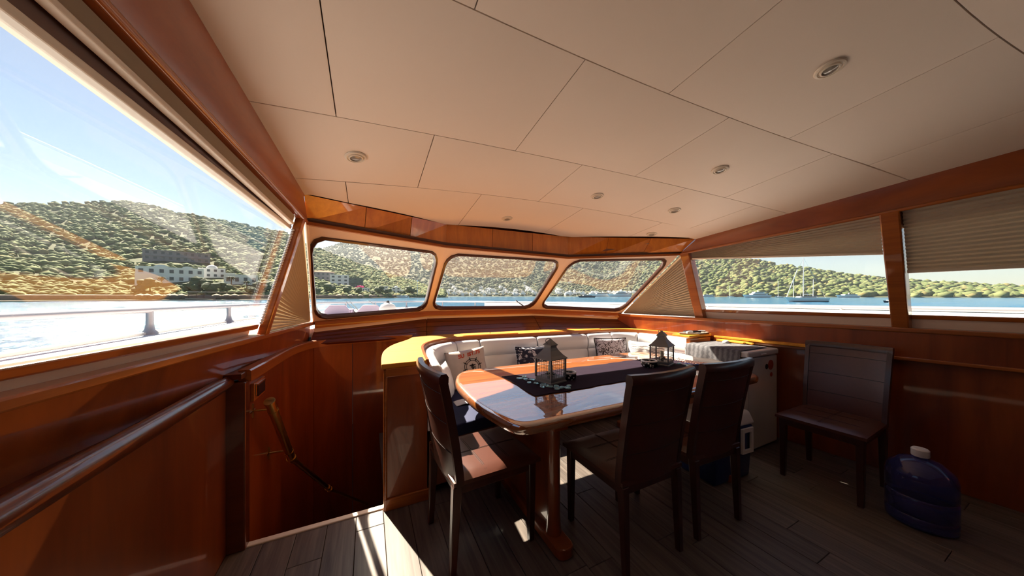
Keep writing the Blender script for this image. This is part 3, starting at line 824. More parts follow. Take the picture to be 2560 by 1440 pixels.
def seatpoly(x0, x1, inner, skip_left=False):
    pts = [p for p in OFF if x0 <= p[0] <= x1]
    return pts + inner
segs = [([p for p in OFF[:34] if p[0] < 1.0] + [(1.0, 2.56), (0.93, 2.50), (0.90, 2.42), (0.90, 2.10)]),
        ([p for p in OFF if 1.006 < p[0] < 1.90] + [(1.90, 2.53), (1.006, 2.56)]),
        ([p for p in OFF if 1.906 < p[0] < 2.72] + [(2.72, 2.50), (1.906, 2.53)]),
        ([p for p in OFF[44:] if p[0] > 2.726] + [(2.78, 2.10), (2.78, 2.46), (2.726, 2.50)])]
for s in segs:
    MB().prism(s, 0.375, 0.462).build('seat_cushion', 'navy_fabric', sofa, bevel=0.018, seg=3, smooth=40)
MB().prism([(0.375, 2.07), (0.86, 2.11), (0.86, 2.44), (0.95, 2.54), (2.72, 2.48), (2.80, 2.40), (2.80, 2.11), (3.30, 2.07), (3.30, 2.55), (3.10, 2.90), (2.80, 3.0), (1.0, 3.1), (0.60, 2.95), (0.42, 2.6)], 0.06, 0.374).build('seat_base', 'brown_vinyl', sofa, bevel=0.006)
# stairwell side of the sofa below floor level
MB().sweep(curve_frames([(x + 0.022, y) for x, y in CO], 0), [(0.0, -1.2), (-0.03, -1.2), (-0.03, -0.001), (0.0, -0.001)]).build('panel', 'mahogany', wall_stair, smooth=35)

# ---- cushions leaning on the sofa back
def pillow_pt(u, v, w, h, bulge, side):
    """u, v in -1..1; cushion in local XZ with its face towards -Y"""
    ed = (1 - abs(u) ** 2.6) * (1 - abs(v) ** 2.6)
    pin = 1 - 0.055 * (1 - u * u) * abs(v) - 0.0
    pin2 = 1 - 0.055 * (1 - v * v) * abs(u)
    th = bulge * max(ed, 0) ** 0.55
    wr = 0.004 * math.sin(9 * u + 3 * v) * math.sin(7 * v - 2 * u) * max(ed, 0)
    return (u * w / 2 * pin2, side * (th + wr), v * h / 2 * pin)
def pillow(label, mat, w, h, loc, rz, tilt, roll=0.0, bulge=0.055, piping=None):
    p = thing('cushion', label, 'cushion', 'throw cushions on the sofa', loc=loc)
    p.rotation_mode = 'XYZ'; p.rotation_euler = (tilt, roll, rz)
    n = 20; m = MB()
    for s in (-1, 1):
        m.grid([[pillow_pt(-1 + 2 * i / n, -1 + 2 * j / n, w, h, bulge, s) for i in range(n + 1)] for j in range(n + 1)])
    o = m.build('cover', mat, p, smooth=True)
    bm = bmesh.new(); bm.from_mesh(o.data); bmesh.ops.remove_doubles(bm, verts=bm.verts, dist=1e-4); bmesh.ops.recalc_face_normals(bm, faces=bm.faces); bm.to_mesh(o.data); bm.free()
    if piping:
        ring = [(-1 + 2 * i / n, -1) for i in range(n)] + [(1, -1 + 2 * i / n) for i in range(n)] + [(1 - 2 * i / n, 1) for i in range(n)] + [(-1, 1 - 2 * i / n) for i in range(n)]
        MB().tube([pillow_pt(a, b, w, h, 0, 1) for a, b in ring], 0.006, n=6, closed=True).build('piping', piping, p, smooth=True)
    return p
W1, H1 = 0.40, 0.38
p1 = pillow('pale beige cushion with red lettering and a ship-wheel anchor print', 'pillow_beige', W1, H1, (0.885, 2.83, 0.665), math.radians(-6), math.radians(-16), math.radians(-7))
def on_pillow(x, z, lift=0.0025):
    a = pillow_pt(max(-1, min(1, x / (W1 / 2))), max(-1, min(1, z / (H1 / 2))), W1, H1, 0.055, -1)
    return (a[0], a[1] - lift, a[2])
def stroke(m, pts, wd):
    P3 = [on_pillow(*p) for p in pts]
    m.tube(P3, wd / 2, n=5)
em = MB(); ex, ez = 0.045, 0.005
def circ(r, a0=0, a1=2 * PI, n=28): return [(ex + r * math.cos(a0 + (a1 - a0) * i / n), ez + r * math.sin(a0 + (a1 - a0) * i / n)) for i in range(n + 1)]
stroke(em, circ(0.080), 0.006); stroke(em, circ(0.062), 0.005)
for i in range(8):
    a = i * PI / 4 + 0.2
    stroke(em, [(ex + r * math.cos(a), ez + r * math.sin(a)) for r in (0.062, 0.080, 0.100)], 0.008)
stroke(em, [(ex, ez + 0.03), (ex, ez - 0.05), (ex, ez - 0.125)], 0.012)
stroke(em, [(ex - 0.03, ez + 0.015), (ex, ez + 0.018), (ex + 0.03, ez + 0.015)], 0.010)
stroke(em, circ(0.014, n=12), 0.006)
stroke(em, [(ex - 0.075, ez - 0.065), (ex - 0.06, ez - 0.10), (ex - 0.03, ez - 0.123), (ex, ez - 0.13), (ex + 0.03, ez - 0.123), (ex + 0.06, ez - 0.10), (ex + 0.075, ez - 0.065)], 0.012)
stroke(em, [(ex - 0.09, ez - 0.085), (ex - 0.075, ez - 0.06), (ex - 0.05, ez - 0.078)], 0.009); stroke(em, [(ex + 0.09, ez - 0.085), (ex + 0.075, ez - 0.06), (ex + 0.05, ez - 0.078)], 0.009)
stroke(em, [(ex - 0.02, ez - 0.03), (ex + 0.03, ez + 0.0), (ex + 0.02, ez - 0.06), (ex - 0.025, ez - 0.08)], 0.006)
em.build('wheel_and_anchor_print', 'print_black', p1, smooth=True)
def text_mesh(body, size, align='LEFT', extrude=0.0):
    c = bpy.data.curves.new('lettering', 'FONT'); c.body = body; c.size = size; c.align_x = align; c.extrude = extrude; c.offset = 0.0018; c.resolution_u = 4
    o = bpy.data.objects.new('lettering', c); COL.objects.link(o)
    bpy.context.view_layer.update()
    me = bpy.data.meshes.new_from_object(o.evaluated_get(bpy.context.evaluated_depsgraph_get()))
    bpy.data.objects.remove(o, do_unlink=True); bpy.data.curves.remove(c)
    return me
def letter_on_pillow(txt, x0, z0, size):
    me = text_mesh(txt, size)
    for v in me.vertices:
        x, z = x0 + v.co.x, z0 + v.co.y + 0.10 * v.co.x
        v.co = on_pillow(x, z, 0.004)
    link('lettering', me, 'print_red', p1)
letter_on_pillow('SU', -0.080, 0.108, 0.054)
letter_on_pillow('IST.75', 0.012, 0.116, 0.054)
pillow('dark navy cushion with pale streaked print, behind the nearer lantern', 'pillow_navy', 0.44, 0.34, (1.66, 2.86, 0.655), math.radians(3), math.radians(-18), math.radians(3), piping='pillow_navy')
pillow('pale grey cushion with dark map-like lines and black piping', 'pillow_map', 0.45, 0.40, (2.74, 2.78, 0.668), math.radians(-12), math.radians(-17), math.radians(1), piping='print_black')
pillow('white cushion with grey script print, behind the farther lantern', 'pillow_script', 0.42, 0.36, (3.02, 2.52, 0.655), math.radians(-55), math.radians(-16), 0.03)
pillow('plain white leather bolster cushion in the port end of the sofa', 'white_leather', 0.30, 0.32, (0.60, 2.56, 0.630), math.radians(62), math.radians(-14), 0.0)
sheet = MB().grid([[(0.66 + 0.16 * i / 4, 2.40 + 0.12 * j / 4, 0.466 + 0.012 * math.sin(PI * i / 4)) for i in range(5)] for j in range(5)])
k = len(sheet.v); sheet.v += [(x, y, z - 0.004) for x, y, z in sheet.v[:k]]; sheet.f += [tuple(q + k for q in reversed(f)) for f in sheet.f[:]]
tag(sheet.build('folded_leaflet', 'paper_white', smooth=True), 'white and blue leaflet lying on the navy sofa seat', 'leaflet')

# ---- dining table
table = thing('dining_table', 'long glossy varnished wooden dining table with rounded end', 'table', loc=(0, 0, 0))
def round_poly(pts, r, n=6):
    out = []
    for i, p in enumerate(pts):
        a = Vector(pts[i - 1]); b = Vector(p); c = Vector(pts[(i + 1) % len(pts)])
        d1 = (a - b); d2 = (c - b); rr = min(r, d1.length * 0.48, d2.length * 0.48)
        s = b + d1.normalized() * rr; e = b + d2.normalized() * rr
        for k in range(n + 1):
            t = k / n; q = s.lerp(b, t).lerp(b.lerp(e, t), t); out.append((q.x, q.y))
    return out
TP = round_poly([(0.655, 1.262), (2.90, 1.262), (2.90, 2.49), (0.70, 2.49), (0.575, 2.18), (0.565, 1.72), (0.605, 1.45)], 0.16)
m = MB(); lev = [(0.030, 0.676), (0.006, 0.684), (0.0, 0.700), (0.0, 0.716), (0.006, 0.732), (0.022, 0.7395), (0.034, 0.740)]
cx, cy = 1.75, 1.87
n = len(TP)
def inset(pts, d):
    out = []
    for i in range(len(pts)):
        a, b = Vector(pts[i - 1]), Vector(pts[(i + 1) % len(pts)]); t = (b - a).normalized(); nn = Vector((-t.y, t.x)); out.append((pts[i][0] + nn.x * d, pts[i][1] + nn.y * d))
    return out
for d, z in lev: m.v += [(x, y, z) for x, y in inset(TP, d)]
for l in range(len(lev) - 1):
    for i in range(n):
        i2 = (i + 1) % n; m.f.append((l * n + i, l * n + i2, (l + 1) * n + i2, (l + 1) * n + i))
m.f.append(tuple(reversed(range(n)))); m.f.append(tuple((len(lev) - 1) * n + i for i in range(n)))
m.build('table_top', 'table_wood', table, smooth=45)
for px_, nm in ((0.93, 0), (2.42, 1)):
    ped = MB().box(px_ - 0.018, px_ + 0.018, 1.42, 2.20, 0.055, 0.65).build('pedestal_panel', 'mahogany', table, bevel=0.004)
    for yy in (1.385, 2.235):
        MB().lathe([(0.046, 0.05), (0.040, 0.09), (0.036, 0.16), (0.036, 0.56), (0.040, 0.62), (0.046, 0.655)], c=(px_, yy, 0), n=20).build('post', 'mahogany', table, smooth=50)
    MB().prism(round_poly([(px_ - 0.052, 1.25), (px_ + 0.052, 1.25), (px_ + 0.052, 2.36), (px_ - 0.052, 2.36)], 0.05), 0.0, 0.058).build('foot', 'mahogany', table, bevel=0.008)
    MB().box(px_ - 0.045, px_ + 0.045, 1.31, 2.32, 0.645, 0.677).build('cleat', 'mahogany', table, bevel=0.004)

# ---- table runner
rw = []
for j in range(25):
    r = []
    for i in range(61):
        x = 0.945 + 1.80 * i / 60; y = 1.605 + 0.515 * j / 24
        s = 1 - abs(j - 12) / 12
        w = 0.0022 * math.sin(16 * x + 5 * y + 2 * math.sin(5 * x)) * math.sin(3 * x + 9 * y) + 0.0015 * math.sin(23 * y + 4 * x)
        yy = y + 0.006 * math.sin(9 * x) + (0.004 * math.sin(31 * x) if j in (0, 24) else 0)
        xx = x + (0.006 * math.sin(14 * y) if i in (0, 60) else 0)
        r.append((xx, yy, 0.7455 + abs(w) * min(1, 3 * s + 0.3)))
    rw.append(r)
m = MB().grid(rw); k = len(m.v); m.v += [(x, y, 0.7412) for x, y, z in m.v[:k]]; m.f += [tuple(q + k for q in reversed(f)) for f in m.f[:]]
W_ = 61; ring = list(range(61)) + [j * 61 + 60 for j in range(1, 25)] + [24 * 61 + i for i in range(59, -1, -1)] + [j * 61 for j in range(23, 0, -1)]
for a, b in zip(ring, ring[1:] + ring[:1]): m.f.append((a, b, b + k, a + k))
tag(m.build('table_runner', 'runner_purple', smooth=40), 'dark purple cloth runner laid along the dining table', 'table runner')

# ---- lanterns
def lantern(loc, rz, label):
    L = thing('lantern', label, 'lantern', 'grey lanterns on the table', loc=loc, rz=rz)
    s = 0.076
    q = PI / 4
    MB().lathe([(0.118, 0.0), (0.118, 0.010), (0.110, 0.014), (0.110, 0.034), (0.104, 0.040)], rot=q, sq=True).build('base', 'lantern_grey', L, bevel=0.0015)
    for sx in (-1, 1):
        for sy in (-1, 1):
            MB().box(sx * s - 0.006, sx * s + 0.006, sy * s - 0.006, sy * s + 0.006, 0.036, 0.172).build('corner_post', 'lantern_grey', L, bevel=0.001, seg=1)
    for k in range(4):
        c, sn = [(1, 0), (0, 1), (-1, 0), (0, -1)][k]
        m = MB()
        for i in range(-3, 4):
            x, y = (s * c - i * 0.019 * sn, s * sn + i * 0.019 * c)
            m.box(x - 0.0009, x + 0.0009, y - 0.0009, y + 0.0009, 0.038, 0.172)
        for i in range(5):
            z = 0.062 + i * 0.024; a, b = (abs(sn) * s + 0.001, abs(c) * s + 0.001)
            m.box(s * c - a, s * c + a, s * sn - b, s * sn + b, z - 0.0009, z + 0.0009)
        m.build('wire_grille', 'lantern_grey', L)
    MB().lathe([(0.106, 0.170), (0.122, 0.170), (0.126, 0.175), (0.095, 0.196), (0.060, 0.230), (0.047, 0.248), (0.045, 0.256)], rot=q, sq=True).build('roof', 'lantern_grey', L, bevel=0.001, seg=1)
    MB().lathe([(0.045, 0.250), (0.045, 0.262), (0.054, 0.266), (0.054, 0.270), (0.030, 0.290), (0.010, 0.306), (0.004, 0.312)], rot=q, sq=True).build('chimney_cap', 'lantern_grey', L)
    MB().tube([(0.036 * math.cos(a), 0.012 * math.sin(a) + 0.012, 0.292 + 0.020 * math.sin(a)) for a in [2 * PI * i / 20 for i in range(20)]], 0.0028, n=6, closed=True).build('ring_handle', 'lantern_grey', L, smooth=True)
    MB().lathe([(0.016, 0.040), (0.016, 0.118), (0.012, 0.121), (0.0015, 0.122), (0.001, 0.130)], n=16).build('candle', 'candle', L, smooth=50)
    m = MB()
    for i in range(60):
        a, b = random.random() * 2 * PI, random.random() * PI * 0.5
        r = 0.038 + 0.022 * random.random(); d = Vector((math.cos(a) * math.cos(b), math.sin(a) * math.cos(b), math.sin(b) * 0.75))
        p0 = Vector((0, 0, 0.045)); tip = p0 + d * r * 1.05; sd = d.cross(Vector((0, 0, 1))); sd = sd.normalized() * 0.006 if sd.length > 0.01 else Vector((0.006, 0, 0))
        midp = p0 + d * r * 0.55
        m.add([p0, midp + sd, tip, midp - sd, midp + Vector((0, 0, 0.003))], [(0, 1, 4), (1, 2, 4), (2, 3, 4), (3, 0, 4), (0, 3, 2, 1)])
    m.build('green_wreath', 'leaf_dark', L)
    return L
lantern((1.205, 1.835, 0.7475), math.radians(14), 'grey metal lantern with plant and candle, nearer of the two')
lantern((2.450, 1.865, 0.7475), math.radians(20), 'grey metal lantern with dark wreath, farther of the two')
def bowl(loc, r, h, label):
    b = thing('bowl', label, 'bowl', 'patterned bowls beside the lanterns', loc=loc)
    MB().lathe([(r * 0.80, 0.0), (r * 0.98, h * 0.25), (r, h * 0.6), (r * 0.93, h * 0.93), (r * 0.80, h * 0.93), (r * 0.78, h * 0.35), (0.001, h * 0.30)], n=28).build('bowl_wall', 'bowl_pattern', b, smooth=50)
    MB().tube([(r * 0.90 * math.cos(2 * PI * i / 28), r * 0.90 * math.sin(2 * PI * i / 28), h * 0.95) for i in range(28)], 0.0075, n=6, closed=True).build('rim', 'white_plastic', b, smooth=True)
bowl((1.372, 1.830, 0.7475), 0.052, 0.052, 'small black and white patterned bowl beside the nearer lantern')
bowl((2.262, 1.850, 0.7475), 0.070, 0.055, 'black and white patterned bowl beside the farther lantern')
PB_ = [(1.085, 2.02), (1.06, 1.95), (1.10, 1.92), (1.04, 1.86), (1.075, 1.82), (1.10, 1.77), (1.07, 1.73), (1.12, 1.71), (1.15, 1.68), (1.13, 1.645), (1.18, 1.66), (1.21, 1.635), (1.25, 1.67), (1.165, 1.70), (1.03, 1.99), (1.11, 1.74)]
pm = []
for k in range(3):
    m = MB().lathe([(0.006, 0.0), (0.016, 0.002), (0.019, 0.006), (0.015, 0.011), (0.006, 0.013), (0.0005, 0.0132)], n=10)
    m.v = [(x * (1.0 + 0.25 * k) * (1 + 0.15 * math.sin(5 * z * 200 + x * 90)), y * (0.85 + 0.1 * k), z) for x, y, z in m.v]
    pm.append(m)
base_peb = []
for i, (x, y) in enumerate(PB_):
    if i < 3:
        o = pm[i].build('glass_pebble', 'pebble_glass', smooth=60); base_peb.append(o)
    else:
        o = base_peb[i % 3].copy(); COL.objects.link(o)
    o.location = (x, y, 0.7478); o.rotation_euler = (0, 0, i * 1.3)
    tag(o, 'pale turquoise glass pebble scattered round the nearer lantern', 'pebble', 'turquoise glass pebbles')
for i, (x, y) in enumerate([(2.60, 1.80), (2.66, 1.76), (2.61, 1.72), (2.70, 1.70), (2.56, 1.68)]):
    o = MB(); o.v = list(pm[i % 3].v); o.f = list(pm[i % 3].f); o = o.build('glass_pebble', 'pebble_blue' if i % 2 else 'pebble_glass', smooth=60)
    o.location = (x, y, 0.7478); o.rotation_euler = (0, 0, i * 1.1); o.scale = (1.5, 0.9, 1)
    tag(o, 'blue glass pebble scattered right of the farther lantern' if i % 2 else 'pale glass pebble scattered right of the farther lantern', 'pebble', 'pebbles by the farther lantern')
bd = thing('ribbed_mat', 'dark ribbed slatted mat on the far end of the table', 'mat', loc=(2.79, 1.80, 0.7405), rz=math.radians(8))
for i in range(14):
    MB().box(-0.055, 0.055, -0.16 + i * 0.0235, -0.16 + i * 0.0235 + 0.019, 0.0, 0.012).build('slat', 'mahogany_dark', bd, bevel=0.003, seg=1)

# ---- chairs
def make_chair():
    c = thing('dining_chair', 'x', 'chair', 'brown leather dining chairs')
    w2, d2 = 0.215, 0.215
    # seat pad
    n = 12; top = []
    for j in range(n + 1):
        r = []
        for i in range(n + 1):
            u, v = -1 + 2 * i / n, -1 + 2 * j / n
            hw = w2 + 0.012 + (v + 1) * 0.006
            e = (1 - abs(u) ** 6) * (1 - abs(v) ** 6)
            r.append((u * hw, v * (d2 + 0.02) + 0.01, 0.465 + 0.018 * max(e, 0) ** 0.4))
        top.append(r)
    m = MB().grid(top); k = len(m.v); W = n + 1
    m.v += [(x, y, 0.445) for x, y, z in m.v[:k]]; m.f += [tuple(q + k for q in reversed(f)) for f in m.f[:]]
    ring = list(range(W)) + [j * W + n for j in range(1, W)] + [n * W + i for i in range(n - 1, -1, -1)] + [j * W for j in range(n - 1, 0, -1)]
    for a, b in zip(ring, ring[1:] + ring[:1]): m.f.append((a, b, b + k, a + k))
    seat = m.build('seat', 'leather_brown', c, smooth=50)
    def sz(x, y):
        u = x / w2; v = (y - 0.01) / (d2 + 0.02); return 0.465 + 0.018 * max((1 - abs(u) ** 6) * (1 - abs(v) ** 6), 0) ** 0.4
    for yy in (-0.06, -0.052, 0.085, 0.093):
        MB().tube([(x, yy, sz(x, yy)) for x in [-0.20 + 0.40 * i / 10 for i in range(11)]], 0.0016, n=5).build('stitching', 'stitch_dark', seat)
    for xx in (-0.004, 0.004):
        MB().tube([(xx, y, sz(xx, y)) for y in [-0.20 + 0.41 * i / 10 for i in range(11)]], 0.0016, n=5).build('stitching', 'stitch_dark', seat)
    MB().box(-w2, w2, -d2, d2 + 0.012, 0.395, 0.447).build('seat_frame', 'chair_wood', c, bevel=0.006)
    # backrest: a leaning, gently hollowed padded board
    def bp(u, t, s):
        x = u * (0.215 + 0.010 * t); z = 0.44 + 0.535 * t
        y = -0.205 - 0.085 * t ** 1.3 - 0.026 * (1 - u * u) + 0.012
        return (x, y + s, z)
    m = MB(); nu, nt_ = 10, 10
    A = [[bp(-1 + 2 * i / nu, j / nt_, 0.014) for i in range(nu + 1)] for j in range(nt_ + 1)]
    B = [[bp(-1 + 2 * i / nu, j / nt_, -0.014) for i in range(nu + 1)] for j in range(nt_ + 1)]
    m.grid(A); k = len(m.v); m.grid([list(r) for r in B]); W = nu + 1
    ring = list(range(W)) + [j * W + nu for j in range(1, nt_ + 1)] + [nt_ * W + i for i in range(nu - 1, -1, -1)] + [j * W for j in range(nt_ - 1, 0, -1)]
    for a, b in zip(ring, ring[1:] + ring[:1]): m.f.append((a, b, b + k, a + k))
    back = m.build('backrest', 'leather_brown', c, smooth=40)
    for t in (0.30, 0.58, 0.86):
        for s in (0.0145, -0.0145):
            MB().tube([bp(-0.97 + 1.94 * i / 10, t, s) for i in range(11)], 0.0016, n=5).build('seam', 'stitch_dark', back)
    for u in (-1, 1):
        MB().sweep([(Vector(bp(u, t, 0)), Vector((1, 0, 0)), Vector((0, 1, 0))) for t in [i / 8 for i in range(9)]], [(-0.013, -0.019), (0.013, -0.019), (0.013, 0.019), (-0.013, 0.019)]).build('back_post', 'chair_wood', c)
    MB().sweep([(Vector(bp(-1.06 + 2.12 * i / 12, 1.0, 0)), Vector((0, 1, 0)), Vector((0, 0, 1))) for i in range(13)], [(-0.021, -0.020), (0.021, -0.020), (0.022, 0.008), (0.012, 0.024), (-0.012, 0.024), (-0.022, 0.008)]).build('top_rail', 'chair_wood', c, smooth=50)
    for sx in (-1, 1):
        for sy in (-1, 1):
            t = 0.021; b = 0.015; x, y = sx * (w2 - 0.012), sy * (d2 - 0.010)
            bx, by = x, y - (0.02 if sy < 0 else 0)
            MB().hexa([(bx - b, by - b, 0), (bx + b, by - b, 0), (bx + b, by + b, 0), (bx - b, by + b, 0)], [(x - t, y - t, 0.44), (x + t, y - t, 0.44), (x + t, y + t, 0.44), (x - t, y + t, 0.44)]).build('leg', 'chair_wood', c, bevel=0.003, seg=1)
    return c
ch0 = make_chair()
CH = [((0.592, 1.640, 0), math.radians(-86), (1.0, 1.06, 1), 'dark brown leather chair at the rounded port end of the table'),
      ((1.312, 1.268, 0), 0.0, (0.96, 1, 1), 'dark brown dining chair nearest the viewer, its back turned'),
      ((1.862, 1.262, 0), math.radians(-2), (0.93, 1, 1), 'dark brown dining chair second along the near side, in front of the cooler'),
      ((3.095, 0.945, 0), math.radians(91), (0.98, 1.06, 1), 'wide brown leather chair against the starboard wall')]
for i, (l, r, s, lb) in enumerate(CH):
    o = ch0 if i == 0 else copy_tree(ch0)
    o.location = l; o.rotation_euler = (0, 0, r); o.scale = s; o['label'] = lb

# ---- freezer with cloth, cooler box, water bottle
fz = thing('chest_freezer', 'white chest freezer at the starboard side behind the chairs', 'freezer', loc=(0, 0, 0))
MB().box(2.97, 3.47, 1.42, 1.995, 0.02, 0.83).build('cabinet', 'freezer_white', fz, bevel=0.012)
lid = MB().box(2.962, 3.478, 1.412, 2.0, 0.836, 0.888).build('lid', 'freezer_white', fz, bevel=0.012)
MB().box(3.16, 3.24, 1.402, 1.414, 0.850, 0.862).build('handle', 'white_plastic', lid, bevel=0.003)
MB().box(2.99, 3.40, 1.44, 1.97, 0.0, 0.02).build('plinth', 'black_plastic', fz)
for x, z, r, mt, nm in ((3.345, 0.745, 0.045, 'sticker_red', 'sticker'), (3.275, 0.735, 0.024, 'stitch_dark', 'magnet'), (3.355, 0.655, 0.020, 'sticker_red', 'sticker')):
    m = MB().lathe([(r, 0), (r, 0.003), (r * 0.8, 0.004)], n=20); m.v = [(x + a, 1.42 - c, z + b) for a, b, c in m.v]
    m.build(nm, mt, fz)
cl = []
for j in range(20):
    y = 1.47 + 0.50 * j / 19
    w = 0.004 * math.sin(16 * y) + 0.003 * math.sin(37 * y)
    cl.append([(3.40, y, 0.892), (3.2, y, 0.8925), (3.02, y, 0.8925), (2.966, y, 0.8915), (2.957, y, 0.882), (2.953 + w * 0.3, y, 0.85), (2.950 + w, y, 0.81), (2.950 + w * 1.6, y, 0.775 + 0.004 * math.sin(23 * y))])
m = MB().grid(cl); k = len(m.v); m.v += [(x - (0.003 if z < 0.888 else 0), y, z + (0.004 if z >= 0.888 else 0)) for x, y, z in m.v[:k]]; m.f += [tuple(q + k for q in reversed(f)) for f in m.f[:]]
ring = list(range(8)) + [j * 8 + 7 for j in range(1, 20)] + [19 * 8 + i for i in range(6, -1, -1)] + [j * 8 for j in range(18, 0, -1)]
for a, b in zip(ring, ring[1:] + ring[:1]): m.f.append((a, b, b + k, a + k))
tag(m.build('cloth', 'plaid_cloth', smooth=50), 'grey checked cloth draped over the freezer lid', 'cloth')
m = MB().lathe([(0.022, 0), (0.030, 0.006), (0.026, 0.018), (0.010, 0.026), (0.0005, 0.027)], n=14); m.v = [(x * 1.5, y, z) for x, y, z in m.v]
o = m.build('soap_dish', 'white_plastic', smooth=60); o.location = (3.345, 1.80, 0.8966)
tag(o, 'small white rounded dish on the freezer cloth', 'dish')

co = thing('cooler_box', 'blue and white cooler box on the floor beside the freezer', 'cooler', loc=(2.44, 1.40, 0), rz=math.radians(-4))
MB().hexa([(-0.20, -0.14, 0.0), (0.20, -0.14, 0.0), (0.20, 0.14, 0.0), (-0.20, 0.14, 0.0)], [(-0.22, -0.155, 0.40), (0.22, -0.155, 0.40), (0.22, 0.155, 0.40), (-0.22, 0.155, 0.40)]).build('tub', 'cooler_blue', co, bevel=0.02, seg=3, smooth=50)
MB().hexa([(-0.23, -0.165, 0.402), (0.23, -0.165, 0.402), (0.23, 0.165, 0.402), (-0.23, 0.165, 0.402)], [(-0.20, -0.14, 0.50), (0.20, -0.14, 0.50), (0.20, 0.14, 0.50), (-0.20, 0.14, 0.50)]).build('lid', 'white_plastic', co, bevel=0.02, seg=3, smooth=50)
MB().box(0.06, 0.19, -0.172, -0.158, 0.20, 0.225).box(0.06, 0.19, -0.172, -0.158, 0.355, 0.385).box(0.06, 0.085, -0.172, -0.158, 0.22, 0.36).box(0.165, 0.19, -0.172, -0.158, 0.22, 0.36).build('carry_handle', 'white_plastic', co)
MB().tube([(0.10, -0.02, 0.498), (0.12, -0.05, 0.520), (0.17, -0.06, 0.522), (0.18, -0.03, 0.498)], 0.012, n=8).build('lid_grip', 'white_plastic', co, smooth=60)

wbt = thing('water_bottle', 'large dark blue plastic water bottle on the floor at the right', 'water bottle', loc=(3.01, 0.535, 0))
MB().lathe([(0.120, 0.0), (0.135, 0.012), (0.137, 0.06), (0.130, 0.07), (0.137, 0.08), (0.137, 0.17), (0.130, 0.18), (0.137, 0.19), (0.137, 0.29), (0.125, 0.33), (0.08, 0.375), (0.034, 0.39), (0.030, 0.42)], n=32).build('bottle_body', 'bottle_plastic', wbt, smooth=40)
MB().lathe([(0.034, 0.40), (0.036, 0.405), (0.036, 0.44), (0.030, 0.447)], n=20).build('cap', 'white_plastic', wbt, smooth=40)

# ---- shelf corner by the freezer
cc = thing('corner_cabinet', 'honey wood corner cabinet between sofa end and starboard wall', 'cabinet', loc=(0, 0, 0))
MB().box(3.08, 3.44, 2.01, 2.052, 0.0, 0.93).build('front_board', 'mahogany_rail', cc, bevel=0.004)
MB().box(3.06, 3.445, 2.0, 2.20, 0.9415, 0.965).build('top_board', 'honey', cc, bevel=0.005)
ws = MB().prism([(3.485, 0.98), (3.595, 0.98), (3.492, 1.998), (3.485, 1.998)], 0.922, 0.945).build('side_shelf', 'honey', bevel=0.004)
tag(ws, 'narrow honey wood shelf along the wall behind the freezer', 'shelf')
ty = thing('serving_tray', 'oval serving tray with pale handled cutlery by the wall', 'tray', loc=(3.28, 2.10, 0.9655), rz=math.radians(-6))
m = MB().lathe([(0.001, 0.004), (0.085, 0.004), (0.098, 0.012), (0.104, 0.013), (0.092, 0.0), (0.001, 0.0)], n=32); m.v = [(x * 2.0, y * 0.85, z) for x, y, z in m.v]
m.build('tray_dish', 'lens_glass', ty, smooth=40)
for a, b, nm, mt, yy in (((-0.15, -0.04), (-0.06, -0.035), 'cutlery_handle', 'white_plastic', 0.0), ((-0.05, -0.03), (0.05, -0.045), 'cutlery_handle', 'black_plastic', 0.0), ((0.03, -0.02), (0.14, -0.03), 'cutlery_handle', 'white_plastic', 0), ((-0.12, 0.02), (0.06, 0.03), 'cutlery_handle', 'chrome', 0)):
    MB().tube([(a[0], a[1], 0.022), ((a[0] + b[0]) / 2, (a[1] + b[1]) / 2, 0.026), (b[0], b[1], 0.022)], 0.012, n=8).build(nm, mt, ty, smooth=60)
cb = thing('cutting_board', 'pale wooden cutting board at the back of the freezer lid', 'cutting board', loc=(3.44, 1.80, 0.8975))
MB().box(-0.055, 0.055, -0.14, 0.12, 0.0, 0.018).build('board', 'honey', cb, bevel=0.006)
MB().box(-0.02, 0.02, -0.20, -0.138, 0.001, 0.017).build('handle', 'honey', cb, bevel=0.006)

# ---- stair handrail and control panel
hr = thing('stair_handrail', 'jointed brass handrail following the curved stair wall down', 'handrail')
A_, B_, C_, D_ = (-0.510, 2.14, 0.765), (-0.475, 2.50, 0.255), (-0.29, 2.90, -0.24), (0.0, 3.05, -0.55)
def seg_tube(a, b, r, nm, mt, n=16):
    MB().tube([a, lerp(a, b, 0.5), b], r, n=n).build(nm, mt, hr, smooth=50)
seg_tube(A_, B_, 0.024, 'upper_pole', 'brass'); seg_tube(B_, C_, 0.016, 'lower_pole', 'brass'); seg_tube(C_, D_, 0.010, 'lower_pole', 'brass')
for a, b, t, r in ((A_, B_, 0.0, 0.028), (A_, B_, 0.14, 0.027), (A_, B_, 0.86, 0.027), (A_, B_, 0.985, 0.029), (B_, C_, 0.03, 0.024), (B_, C_, 0.93, 0.022), (B_, C_, 1.0, 0.022)):
    p = lerp(a, b, t); q = lerp(a, b, t + 0.018); seg_tube(p, q, r, 'collar', 'brass')
for p, wx in ((lerp(A_, B_, 0.12), -0.597), (lerp(A_, B_, 0.84), -0.585)):
    m = MB().tube([p, (wx, p[1], p[2] + 0.005)], 0.006, n=8)
    m.box(wx - 0.001, wx + 0.005, p[1] - 0.035, p[1] + 0.035, p[2] + 0.002, p[2] + 0.008).box(wx - 0.001, wx + 0.005, p[1] - 0.003, p[1] + 0.003, p[2] - 0.035, p[2] + 0.045)  # cross bars on the wall stand in for the reflection of bracket rosettes
    m.build('bracket', 'brass', hr)
cp = thing('control_panel', 'small framed control panel with dark display by the stairs', 'control panel')
MB().box(-0.598, -0.580, 2.150, 2.340, 0.770, 0.872).build('frame', 'mahogany_rail', cp, bevel=0.003)
